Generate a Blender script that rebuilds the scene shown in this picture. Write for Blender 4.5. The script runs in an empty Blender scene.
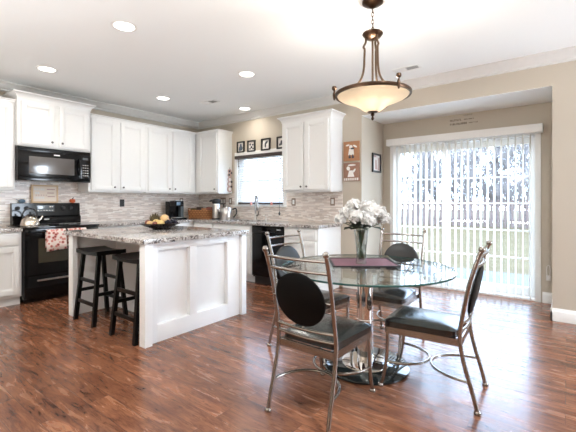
import bpy, bmesh, math, random
from mathutils import Vector, Matrix
PI = math.pi
S = bpy.context.scene
COL = S.collection

# ------------------------------------------------------------------ camera, world, daylight, exposure
cam_data = bpy.data.cameras.new('camera')
cam_data.sensor_width = 36.0
cam_data.lens = 366.0 / 576.0 * 36.0
cam_data.shift_y = -14.82 / 576.0
cam_data.clip_start = 0.05
cam = bpy.data.objects.new('camera', cam_data)
COL.objects.link(cam)
cam.location = (5.762, -4.651, 1.228)
cam.rotation_euler = (PI / 2, 0, 0.653)
S.camera = cam

S.view_settings.view_transform = 'Standard'
S.view_settings.look = 'None'
S.view_settings.gamma = 1.0
S.view_settings.use_curve_mapping = False
S.view_settings.exposure = 0.24

world = bpy.data.worlds.new('world')
S.world = world
world.use_nodes = True
wn = world.node_tree.nodes
wl = world.node_tree.links
wn.clear()
w_out = wn.new('ShaderNodeOutputWorld')
w_bg = wn.new('ShaderNodeBackground')
w_tc = wn.new('ShaderNodeTexCoord')
w_sep = wn.new('ShaderNodeSeparateXYZ')
w_ramp = wn.new('ShaderNodeValToRGB')
w_ramp.color_ramp.elements[0].position = 0.0
w_ramp.color_ramp.elements[0].color = (0.65, 0.81, 1.0, 1)
w_ramp.color_ramp.elements[1].position = 0.6
w_ramp.color_ramp.elements[1].color = (0.50, 0.70, 1.0, 1)
wl.new(w_tc.outputs['Generated'], w_sep.inputs[0])
wl.new(w_sep.outputs['Z'], w_ramp.inputs[0])
wl.new(w_ramp.outputs[0], w_bg.inputs['Color'])
wl.new(w_bg.outputs[0], w_out.inputs[0])
w_bg.inputs['Strength'].default_value = 15.5


def area_light(name, loc, rot, sx, sy, power, color, portal=False):
    d = bpy.data.lights.new(name, 'AREA')
    d.shape = 'RECTANGLE'
    d.size = sx
    d.size_y = sy
    d.energy = power
    d.color = color
    if portal:
        d.cycles.is_portal = True
    o = bpy.data.objects.new(name, d)
    COL.objects.link(o)
    o.location = loc
    o.rotation_euler = rot
    return o


# daylight of the living-room windows (right wall, out of frame), an unseen upward fill lamp added to brighten the ceiling, and the patio door
area_light('window_daylight', (8.97, -0.70, 1.45), (0, PI / 2, 0), 1.7, 1.1, 60, (0.97, 0.985, 1.0))
area_light('ceiling_fill_light', (3.7, -6.3, 0.6), (PI, 0, 0), 2.4, 1.6, 195, (0.97, 0.985, 1.0))
for (lx, ly, lp) in ((5.9, -3.0, 48), (2.7, -4.5, 19)):     # fill lamps added out of view to brighten island and floor, no fixtures
    fill_lamp = area_light('offscreen_fill_light', (lx, ly, 2.74), (0, 0, 0), 0.14, 0.14, lp, (0.97, 0.985, 1.0))
    fill_lamp.data.shape = 'DISK'
area_light('door_daylight', (4.55, 0.98, 1.02), (-PI / 2, 0, 0), 1.74, 2.0, 0, (1, 1, 1), portal=True)
area_light('window_daylight', (1.59, 0.22, 1.6), (-PI / 2, 0, 0), 1.02, 0.84, 0, (1, 1, 1), portal=True)


# ------------------------------------------------------------------ materials
def new_mat(name):
    m = bpy.data.materials.new(name)
    m.use_nodes = True
    nt = m.node_tree
    nt.nodes.clear()
    out = nt.nodes.new('ShaderNodeOutputMaterial')
    return m, nt, out


def principled(nt, out, col=(0.8, 0.8, 0.8), rough=0.5, metal=0.0, spec=0.5, coat=0.0):
    b = nt.nodes.new('ShaderNodeBsdfPrincipled')
    b.inputs['Base Color'].default_value = (*col, 1)
    b.inputs['Roughness'].default_value = rough
    b.inputs['Metallic'].default_value = metal
    b.inputs['Specular IOR Level'].default_value = spec
    b.inputs['Coat Weight'].default_value = coat
    nt.links.new(b.outputs[0], out.inputs[0])
    return b


def simple(name, col, rough=0.5, metal=0.0, spec=0.5, coat=0.0, var=0.0, scale=30.0, bump=0.0):
    m, nt, out = new_mat(name)
    b = principled(nt, out, col, rough, metal, spec, coat)
    if var or bump:
        tc = nt.nodes.new('ShaderNodeTexCoord')
        n = nt.nodes.new('ShaderNodeTexNoise')
        n.inputs['Scale'].default_value = scale
        n.inputs['Detail'].default_value = 4
        nt.links.new(tc.outputs['Object'], n.inputs['Vector'])
        if var:
            mx = nt.nodes.new('ShaderNodeMix')
            mx.data_type = 'RGBA'
            mx.inputs['A'].default_value = (*[c * (1 - var) for c in col], 1)
            mx.inputs['B'].default_value = (*[min(1, c * (1 + var)) for c in col], 1)
            nt.links.new(n.outputs['Fac'], mx.inputs['Factor'])
            nt.links.new(mx.outputs['Result'], b.inputs['Base Color'])
        if bump:
            bp = nt.nodes.new('ShaderNodeBump')
            bp.inputs['Strength'].default_value = bump
            bp.inputs['Distance'].default_value = 0.01
            nt.links.new(n.outputs['Fac'], bp.inputs['Height'])
            nt.links.new(bp.outputs[0], b.inputs['Normal'])
    return m


def math_node(nt, op, a=None, b=None):
    n = nt.nodes.new('ShaderNodeMath')
    n.operation = op
    for i, v in enumerate((a, b)):
        if v is None:
            continue
        if isinstance(v, (int, float)):
            n.inputs[i].default_value = v
        else:
            nt.links.new(v, n.inputs[i])
    return n.outputs[0]


def thin_glass(name, tint, edge_gain=0.9, base=0.04, rough=0.0):
    m, nt, out = new_mat(name)
    tr = nt.nodes.new('ShaderNodeBsdfTransparent')
    tr.inputs[0].default_value = (*tint, 1)
    gl = nt.nodes.new('ShaderNodeBsdfGlossy')
    gl.inputs['Roughness'].default_value = rough
    lw = nt.nodes.new('ShaderNodeLayerWeight')
    lw.inputs['Blend'].default_value = 0.5
    f = math_node(nt, 'POWER', lw.outputs['Facing'], 4.0)
    f = math_node(nt, 'MULTIPLY', f, edge_gain)
    f = math_node(nt, 'ADD', f, base)
    mx = nt.nodes.new('ShaderNodeMixShader')
    nt.links.new(f, mx.inputs[0])
    nt.links.new(tr.outputs[0], mx.inputs[1])
    nt.links.new(gl.outputs[0], mx.inputs[2])
    nt.links.new(mx.outputs[0], out.inputs[0])
    return m


def wood_floor():
    m, nt, out = new_mat('hardwood_floor')
    b = principled(nt, out, (0.2, 0.09, 0.05), 0.2, 0, 0.42, 0.12)
    b.inputs['Coat Roughness'].default_value = 0.07
    L = nt.links.new
    tc = nt.nodes.new('ShaderNodeTexCoord')
    br = nt.nodes.new('ShaderNodeTexBrick')
    br.offset = 0.37
    br.inputs['Scale'].default_value = 1.0
    br.inputs['Mortar Size'].default_value = 0.0016
    br.inputs['Mortar Smooth'].default_value = 0.2
    br.inputs['Brick Width'].default_value = 1.15
    br.inputs['Row Height'].default_value = 0.125
    br.inputs['Color1'].default_value = (0, 0, 0, 1)
    br.inputs['Color2'].default_value = (1, 1, 1, 1)
    br.inputs['Mortar'].default_value = (0.5, 0.5, 0.5, 1)
    L(tc.outputs['Object'], br.inputs['Vector'])
    mp = nt.nodes.new('ShaderNodeMapping')
    mp.inputs['Scale'].default_value = (1.5, 8.0, 1.0)
    L(tc.outputs['Object'], mp.inputs[0])
    off = nt.nodes.new('ShaderNodeVectorMath')
    off.operation = 'MULTIPLY_ADD'
    L(br.outputs['Color'], off.inputs[0])
    off.inputs[1].default_value = (3, 4, 3)
    L(mp.outputs[0], off.inputs[2])
    n1 = nt.nodes.new('ShaderNodeTexNoise')
    n1.inputs['Scale'].default_value = 1.6
    n1.inputs['Detail'].default_value = 7
    n1.inputs['Roughness'].default_value = 0.62
    n1.inputs['Distortion'].default_value = 0.9
    L(off.outputs[0], n1.inputs['Vector'])
    rp = nt.nodes.new('ShaderNodeValToRGB')
    e = rp.color_ramp.elements
    e[0].position = 0.26
    e[0].color = (0.052, 0.018, 0.011, 1)
    e[1].position = 0.78
    e[1].color = (0.34, 0.150, 0.072, 1)
    x = e.new(0.44); x.color = (0.175, 0.068, 0.035, 1)
    x = e.new(0.58); x.color = (0.265, 0.108, 0.054, 1)
    L(n1.outputs['Fac'], rp.inputs[0])
    hs = nt.nodes.new('ShaderNodeHueSaturation')
    L(rp.outputs[0], hs.inputs['Color'])
    v = math_node(nt, 'MULTIPLY', br.outputs['Color'], 0.36)
    v = math_node(nt, 'ADD', v, 0.85)
    L(v, hs.inputs['Value'])
    # short dark mineral streaks along the grain
    mp2 = nt.nodes.new('ShaderNodeMapping')
    mp2.inputs['Scale'].default_value = (5.0, 34.0, 1.0)
    L(tc.outputs['Object'], mp2.inputs[0])
    off2 = nt.nodes.new('ShaderNodeVectorMath')
    off2.operation = 'MULTIPLY_ADD'
    L(br.outputs['Color'], off2.inputs[0])
    off2.inputs[1].default_value = (3, 2, 2)
    L(mp2.outputs[0], off2.inputs[2])
    n3 = nt.nodes.new('ShaderNodeTexNoise')
    n3.inputs['Scale'].default_value = 1.5
    n3.inputs['Detail'].default_value = 5
    n3.inputs['Roughness'].default_value = 0.68
    n3.inputs['Distortion'].default_value = 1.3
    L(off2.outputs[0], n3.inputs['Vector'])
    rp3 = nt.nodes.new('ShaderNodeValToRGB')
    rp3.color_ramp.elements[0].position = 0.30
    rp3.color_ramp.elements[0].color = (0.30, 0.25, 0.23, 1)
    rp3.color_ramp.elements[1].position = 0.52
    rp3.color_ramp.elements[1].color = (1.0, 1.0, 1.0, 1)
    L(n3.outputs['Fac'], rp3.inputs[0])
    mul = nt.nodes.new('ShaderNodeMix')
    mul.data_type = 'RGBA'
    mul.blend_type = 'MULTIPLY'
    mul.inputs['Factor'].default_value = 1.0
    L(hs.outputs[0], mul.inputs['A'])
    L(rp3.outputs[0], mul.inputs['B'])
    mx = nt.nodes.new('ShaderNodeMix')
    mx.data_type = 'RGBA'
    mx.inputs['B'].default_value = (0.085, 0.036, 0.022, 1)
    L(br.outputs['Fac'], mx.inputs['Factor'])
    L(mul.outputs['Result'], mx.inputs['A'])
    L(mx.outputs['Result'], b.inputs['Base Color'])
    # hand-scraped, varying gloss
    n2 = nt.nodes.new('ShaderNodeTexNoise')
    n2.inputs['Scale'].default_value = 1.1
    n2.inputs['Detail'].default_value = 3
    L(mp.outputs[0], n2.inputs['Vector'])
    r = math_node(nt, 'MULTIPLY', n1.outputs['Fac'], 0.16)
    r = math_node(nt, 'ADD', r, 0.18)
    L(r, b.inputs['Roughness'])
    bp = nt.nodes.new('ShaderNodeBump')
    bp.inputs['Strength'].default_value = 0.10
    bp.inputs['Distance'].default_value = 0.01
    mp4 = nt.nodes.new('ShaderNodeMapping')
    mp4.inputs['Scale'].default_value = (30.0, 5.0, 1.0)
    L(tc.outputs['Object'], mp4.inputs[0])
    n4 = nt.nodes.new('ShaderNodeTexNoise')
    n4.inputs['Scale'].default_value = 1.0
    n4.inputs['Detail'].default_value = 2
    L(mp4.outputs[0], n4.inputs['Vector'])
    h = math_node(nt, 'SUBTRACT', n2.outputs['Fac'], br.outputs['Fac'])
    h = math_node(nt, 'ADD', h, math_node(nt, 'MULTIPLY', n4.outputs['Fac'], 0.45))
    L(h, bp.inputs['Height'])
    L(bp.outputs[0], b.inputs['Normal'])
    return m


def mosaic(name, axis):
    m, nt, out = new_mat(name)
    b = principled(nt, out, (0.6, 0.55, 0.5), 0.25)
    L = nt.links.new
    tc = nt.nodes.new('ShaderNodeTexCoord')
    sp = nt.nodes.new('ShaderNodeSeparateXYZ')
    L(tc.outputs['Object'], sp.inputs[0])
    cb = nt.nodes.new('ShaderNodeCombineXYZ')
    L(sp.outputs[axis], cb.inputs[0])
    L(sp.outputs['Z'], cb.inputs[1])
    br = nt.nodes.new('ShaderNodeTexBrick')
    br.offset = 0.43
    br.offset_frequency = 3
    br.squash = 0.6
    br.squash_frequency = 2
    br.inputs['Scale'].default_value = 1.0
    br.inputs['Mortar Size'].default_value = 0.0008
    br.inputs['Brick Width'].default_value = 0.13
    br.inputs['Row Height'].default_value = 0.0155
    br.inputs['Color1'].default_value = (0, 0, 0, 1)
    br.inputs['Color2'].default_value = (1, 1, 1, 1)
    br.inputs['Mortar'].default_value = (0.55, 0.55, 0.55, 1)
    L(cb.outputs[0], br.inputs['Vector'])
    rp = nt.nodes.new('ShaderNodeValToRGB')
    rp.color_ramp.interpolation = 'CONSTANT'
    e = rp.color_ramp.elements
    e[0].position = 0.0
    e[0].color = (0.62, 0.53, 0.47, 1)
    e[1].position = 0.9
    e[1].color = (0.68, 0.61, 0.565, 1)
    for p, c in ((0.18, (0.76, 0.665, 0.60)), (0.4, (0.88, 0.795, 0.725)), (0.62, (0.70, 0.605, 0.545)), (0.75, (0.90, 0.845, 0.79))):
        x = e.new(p)
        x.color = (*c, 1)
    L(br.outputs['Color'], rp.inputs[0])
    L(rp.outputs[0], b.inputs['Base Color'])
    return m


def granite():
    m, nt, out = new_mat('speckled_granite')
    b = principled(nt, out, (0.6, 0.57, 0.54), 0.12)
    L = nt.links.new
    tc = nt.nodes.new('ShaderNodeTexCoord')
    n1 = nt.nodes.new('ShaderNodeTexNoise')
    n1.inputs['Scale'].default_value = 9
    n1.inputs['Detail'].default_value = 6
    n1.inputs['Roughness'].default_value = 0.7
    n1.inputs['Distortion'].default_value = 0.8
    L(tc.outputs['Object'], n1.inputs['Vector'])
    n2 = nt.nodes.new('ShaderNodeTexVoronoi')
    n2.inputs['Scale'].default_value = 80
    L(tc.outputs['Object'], n2.inputs['Vector'])
    s = nt.nodes.new('ShaderNodeSeparateColor')
    L(n2.outputs['Color'], s.inputs[0])
    v = math_node(nt, 'MULTIPLY', s.outputs[0], 0.42)
    w = math_node(nt, 'MULTIPLY', n1.outputs['Fac'], 0.95)
    v = math_node(nt, 'ADD', v, w)
    rp = nt.nodes.new('ShaderNodeValToRGB')
    e = rp.color_ramp.elements
    e[0].position = 0.44
    e[0].color = (0.03, 0.025, 0.025, 1)
    e[1].position = 0.95
    e[1].color = (0.76, 0.74, 0.71, 1)
    for p, c in ((0.54, (0.15, 0.125, 0.115)), (0.63, (0.33, 0.29, 0.265)), (0.74, (0.48, 0.445, 0.415)), (0.86, (0.60, 0.57, 0.54))):
        x = e.new(p)
        x.color = (*c, 1)
    L(v, rp.inputs[0])
    L(rp.outputs[0], b.inputs['Base Color'])
    return m


def emission_mix(name, col, strength, diffuse=(0.9, 0.9, 0.9)):
    m, nt, out = new_mat(name)
    b = principled(nt, out, diffuse, 0.4)
    b.inputs['Emission Color'].default_value = (*col, 1)
    b.inputs['Emission Strength'].default_value = strength
    return m


def blind_mat(name, col, trans):
    m, nt, out = new_mat(name)
    d = nt.nodes.new('ShaderNodeBsdfDiffuse')
    d.inputs[0].default_value = (*col, 1)
    t = nt.nodes.new('ShaderNodeBsdfTranslucent')
    t.inputs[0].default_value = (*col, 1)
    mx = nt.nodes.new('ShaderNodeMixShader')
    mx.inputs[0].default_value = trans
    nt.links.new(d.outputs[0], mx.inputs[1])
    nt.links.new(t.outputs[0], mx.inputs[2])
    nt.links.new(mx.outputs[0], out.inputs[0])
    return m


def floral():
    m, nt, out = new_mat('floral_towel_cloth')
    b = principled(nt, out, (0.8, 0.7, 0.65), 0.9)
    tc = nt.nodes.new('ShaderNodeTexCoord')
    v = nt.nodes.new('ShaderNodeTexVoronoi')
    v.inputs['Scale'].default_value = 26
    nt.links.new(tc.outputs['Object'], v.inputs['Vector'])
    rp = nt.nodes.new('ShaderNodeValToRGB')
    rp.color_ramp.interpolation = 'CONSTANT'
    e = rp.color_ramp.elements
    e[0].position = 0
    e[0].color = (0.25, 0.05, 0.04, 1)
    e[1].position = 0.48
    e[1].color = (0.86, 0.74, 0.68, 1)
    x = e.new(0.26)
    x.color = (0.68, 0.28, 0.24, 1)
    nt.links.new(v.outputs['Distance'], rp.inputs[0])
    nt.links.new(rp.outputs[0], b.inputs['Base Color'])
    return m


def woven(name, c1, c2, sx, sy, upright=False):
    m, nt, out = new_mat(name)
    b = principled(nt, out, c1, 0.7)
    tc = nt.nodes.new('ShaderNodeTexCoord')
    ck = nt.nodes.new('ShaderNodeTexBrick')
    ck.inputs['Scale'].default_value = 1
    ck.inputs['Brick Width'].default_value = sx
    ck.inputs['Row Height'].default_value = sy
    ck.inputs['Mortar Size'].default_value = min(sx, sy) * 0.16
    ck.inputs['Color1'].default_value = (*c1, 1)
    ck.inputs['Color2'].default_value = (*[c * 0.8 for c in c1], 1)
    ck.inputs['Mortar'].default_value = (*c2, 1)
    if upright:
        sp = nt.nodes.new('ShaderNodeSeparateXYZ')
        nt.links.new(tc.outputs['Object'], sp.inputs[0])
        cb = nt.nodes.new('ShaderNodeCombineXYZ')
        nt.links.new(math_node(nt, 'ADD', sp.outputs['X'], sp.outputs['Y']), cb.inputs[0])
        nt.links.new(sp.outputs['Z'], cb.inputs[1])
        nt.links.new(cb.outputs[0], ck.inputs['Vector'])
    else:
        nt.links.new(tc.outputs['Object'], ck.inputs['Vector'])
    nt.links.new(ck.outputs['Color'], b.inputs['Base Color'])
    return m


M = {}
M['floor'] = wood_floor()
M['wall'] = simple('beige_wall_paint', (0.535, 0.475, 0.39), 0.6, spec=0.2, var=0.015, scale=3)
M['ceiling'] = simple('white_ceiling_paint', (0.885, 0.90, 0.885), 0.8, spec=0.2, var=0.01, scale=2)
M['trim'] = simple('white_trim_paint', (0.84, 0.83, 0.80), 0.35, var=0.01)
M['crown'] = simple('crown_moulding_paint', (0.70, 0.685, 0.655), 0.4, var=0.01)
M['cab'] = simple('white_cabinet_paint', (0.85, 0.85, 0.83), 0.32, var=0.01)
M['kick'] = simple('cabinet_toe_kick', (0.78, 0.77, 0.75), 0.45)
M['island'] = simple('white_island_paint', (0.93, 0.93, 0.92), 0.32, var=0.01)
M['granite'] = granite()
M['mosaic_y'] = mosaic('mosaic_tile_side', 'Y')
M['mosaic_x'] = mosaic('mosaic_tile_back', 'X')
M['black_gloss'] = simple('black_appliance_enamel', (0.004, 0.004, 0.0045), 0.10, spec=0.3)
M['black_glass'] = simple('black_appliance_glass', (0.006, 0.006, 0.007), 0.04, spec=0.5)
M['oven_window'] = simple('oven_window_glass', (0.045, 0.04, 0.024), 0.05, spec=0.9)
M['mw_window'] = simple('microwave_window_mesh', (0.10, 0.09, 0.085), 0.12, spec=0.9)
M['black_matte'] = simple('black_plastic', (0.012, 0.012, 0.013), 0.45)
M['grey_print'] = simple('pale_grey_print', (0.45, 0.45, 0.44), 0.5)
M['display'] = simple('display_glass', (0.12, 0.14, 0.15), 0.1)
M['stool'] = simple('black_stool_wood', (0.004, 0.0036, 0.0036), 0.36, spec=0.22, var=0.2, scale=20)
M['chair_metal'] = simple('champagne_steel_tube', (0.35, 0.315, 0.285), 0.24, metal=1.0)
M['leather'] = simple('black_leather', (0.008, 0.009, 0.009), 0.20, spec=0.75, bump=0.03, scale=240)
M['pad'] = simple('black_leather_pad', (0.010, 0.011, 0.011), 0.36, spec=0.6)
M['disc_back'] = simple('black_vinyl', (0.004, 0.004, 0.004), 0.5, spec=0.12)
M['chrome'] = simple('polished_chrome', (0.80, 0.78, 0.76), 0.06, metal=1.0)
M['steel'] = simple('brushed_stainless', (0.62, 0.60, 0.57), 0.28, metal=1.0)
M['kettle_steel'] = simple('polished_kettle_steel', (0.66, 0.60, 0.53), 0.16, metal=1.0)
M['faucet'] = simple('dark_brushed_steel', (0.36, 0.35, 0.34), 0.3, metal=1.0)
M['base_glass'] = simple('black_glass_disc', (0.012, 0.016, 0.017), 0.05, spec=0.7)
M['table_glass'] = thin_glass('clear_table_glass', (0.93, 0.97, 0.955), 0.85, 0.045)
M['glass_edge'] = simple('green_glass_edge', (0.03, 0.09, 0.08), 0.08, spec=0.8)
M['window_glass'] = thin_glass('window_glass', (0.98, 0.99, 1.0), 0.6, 0.03)
M['vase_glass'] = thin_glass('cut_crystal', (0.82, 0.84, 0.84), 0.9, 0.10)
M['bronze'] = simple('dark_bronze', (0.085, 0.05, 0.032), 0.33, metal=1.0)
M['bronze_rod'] = simple('antique_bronze', (0.15, 0.10, 0.065), 0.32, metal=1.0)
M['knob'] = simple('dark_nickel_knob', (0.16, 0.15, 0.14), 0.3, metal=1.0)
M['can_light'] = emission_mix('recessed_lamp', (1.0, 0.95, 0.86), 6.0)
M['bulb'] = emission_mix('glowing_bulb', (1.0, 0.90, 0.74), 25.0)
M['vent_grey'] = simple('vent_shadow_grey', (0.35, 0.34, 0.33), 0.6)
M['dark_wood'] = simple('dark_brown_wood', (0.045, 0.028, 0.022), 0.35, var=0.2)
M['frame_black'] = simple('black_picture_frame', (0.012, 0.011, 0.01), 0.3)
M['paper'] = simple('cream_paper', (0.78, 0.74, 0.69), 0.6)
M['ink'] = simple('dark_print', (0.05, 0.05, 0.06), 0.6)
M['blue_ink'] = simple('slate_print', (0.10, 0.13, 0.18), 0.6)
M['pink_ink'] = simple('dusty_pink_print', (0.55, 0.36, 0.32), 0.6)
M['rosy'] = simple('rosy_brown_wood', (0.52, 0.36, 0.31), 0.6, var=0.25, scale=25)
M['board'] = simple('orange_brown_board', (0.40, 0.185, 0.085), 0.6, var=0.18, scale=25)
M['board_b'] = simple('red_brown_board', (0.30, 0.155, 0.10), 0.6, var=0.2, scale=25)
M['cream'] = simple('cream_paint', (0.80, 0.76, 0.70), 0.6)
M['wicker'] = woven('honey_wicker', (0.60, 0.27, 0.10), (0.10, 0.035, 0.012), 0.055, 0.035, True)
M['wicker_dark'] = simple('dark_honey_wicker', (0.30, 0.115, 0.038), 0.7, var=0.3, scale=40)
M['placemat'] = woven('plum_woven_mat', (0.135, 0.045, 0.065), (0.24, 0.12, 0.14), 0.018, 0.011)
M['mat_edge'] = simple('black_mat_border', (0.012, 0.008, 0.01), 0.6)
M['towel'] = floral()
M['petal'] = None
M['leaf'] = simple('dark_green_leaf', (0.022, 0.035, 0.016), 0.45, var=0.3)
M['stem'] = simple('green_stem', (0.08, 0.12, 0.06), 0.5)
M['platter'] = simple('dark_brown_platter', (0.025, 0.012, 0.010), 0.22)
M['yellow'] = simple('yellow_fruit_skin', (0.70, 0.50, 0.19), 0.4, var=0.12, scale=15)
M['peach'] = simple('pale_peach_fruit_skin', (0.72, 0.47, 0.22), 0.45, var=0.15, scale=15)
M['grape'] = simple('dark_grape_skin', (0.016, 0.015, 0.028), 0.2)
M['artichoke'] = simple('dark_olive_fruit', (0.10, 0.075, 0.03), 0.5, var=0.4, scale=40)
M['red_fruit'] = simple('dark_red_fruit', (0.20, 0.045, 0.025), 0.35, var=0.3)
M['pumpkin_white'] = simple('cream_pumpkin', (0.74, 0.69, 0.60), 0.4, var=0.1, scale=12)
M['pumpkin_orange'] = simple('orange_pumpkin', (0.62, 0.13, 0.04), 0.45, var=0.15)
M['teal'] = simple('slate_blue_ceramic', (0.13, 0.20, 0.27), 0.3)
M['light_wood'] = simple('pale_wood', (0.70, 0.50, 0.30), 0.5, var=0.1)
M['sign_panel'] = simple('pale_sign_panel', (0.86, 0.75, 0.64), 0.5)
M['plate_steel'] = simple('bronze_wall_plate', (0.30, 0.22, 0.17), 0.35, metal=0.8)
M['plate_white'] = simple('white_plastic', (0.82, 0.80, 0.77), 0.4)
M['blind'] = blind_mat('white_blind_vinyl', (0.90, 0.90, 0.90), 0.32)
M['vblind'] = blind_mat('white_vertical_vane', (0.95, 0.92, 0.86), 0.5)
M['coral'] = simple('coral_glaze', (0.72, 0.33, 0.27), 0.4)
M['patio'] = simple('concrete_patio', (0.046, 0.046, 0.049), 0.8, var=0.08, scale=6)
M['bark'] = simple('grey_bark', (0.155, 0.135, 0.125), 0.9, var=0.25, scale=14)
M['fence'] = simple('weathered_fence_wood', (0.085, 0.055, 0.045), 0.85, var=0.2, scale=9)
M['decal'] = simple('brown_vinyl_lettering', (0.12, 0.09, 0.07), 0.6)
M['tuft'] = simple('dry_grass', (0.62, 0.55, 0.30), 0.95, var=0.25, scale=2.5)


def petal_mat():
    m, nt, out = new_mat('white_petal')
    d = nt.nodes.new('ShaderNodeBsdfDiffuse')
    d.inputs[0].default_value = (0.83, 0.82, 0.80, 1)
    t = nt.nodes.new('ShaderNodeBsdfTranslucent')
    t.inputs[0].default_value = (0.83, 0.82, 0.79, 1)
    mx = nt.nodes.new('ShaderNodeMixShader')
    mx.inputs[0].default_value = 0.3
    nt.links.new(d.outputs[0], mx.inputs[1])
    nt.links.new(t.outputs[0], mx.inputs[2])
    nt.links.new(mx.outputs[0], out.inputs[0])
    return m


def bowl_glass():
    m, nt, out = new_mat('amber_frosted_bowl_glass')
    d = nt.nodes.new('ShaderNodeBsdfDiffuse')
    d.inputs[0].default_value = (0.62, 0.55, 0.46, 1)
    t = nt.nodes.new('ShaderNodeBsdfTranslucent')
    t.inputs[0].default_value = (0.58, 0.52, 0.44, 1)
    mx = nt.nodes.new('ShaderNodeMixShader')
    mx.inputs[0].default_value = 0.6
    nt.links.new(d.outputs[0], mx.inputs[1])
    nt.links.new(t.outputs[0], mx.inputs[2])
    g = nt.nodes.new('ShaderNodeBsdfGlossy')
    g.inputs['Roughness'].default_value = 0.15
    m2 = nt.nodes.new('ShaderNodeMixShader')
    m2.inputs[0].default_value = 0.05
    nt.links.new(mx.outputs[0], m2.inputs[1])
    nt.links.new(g.outputs[0], m2.inputs[2])
    e = nt.nodes.new('ShaderNodeEmission')
    e.inputs[0].default_value = (1.0, 0.80, 0.55, 1)
    e.inputs[1].default_value = 0.12
    a = nt.nodes.new('ShaderNodeAddShader')
    nt.links.new(m2.outputs[0], a.inputs[0])
    nt.links.new(e.outputs[0], a.inputs[1])
    nt.links.new(a.outputs[0], out.inputs[0])
    return m


M['petal'] = petal_mat()
M['bowl'] = bowl_glass()

# ------------------------------------------------------------------ mesh helpers
WM = {}      # world matrices of the objects made so far


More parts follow.
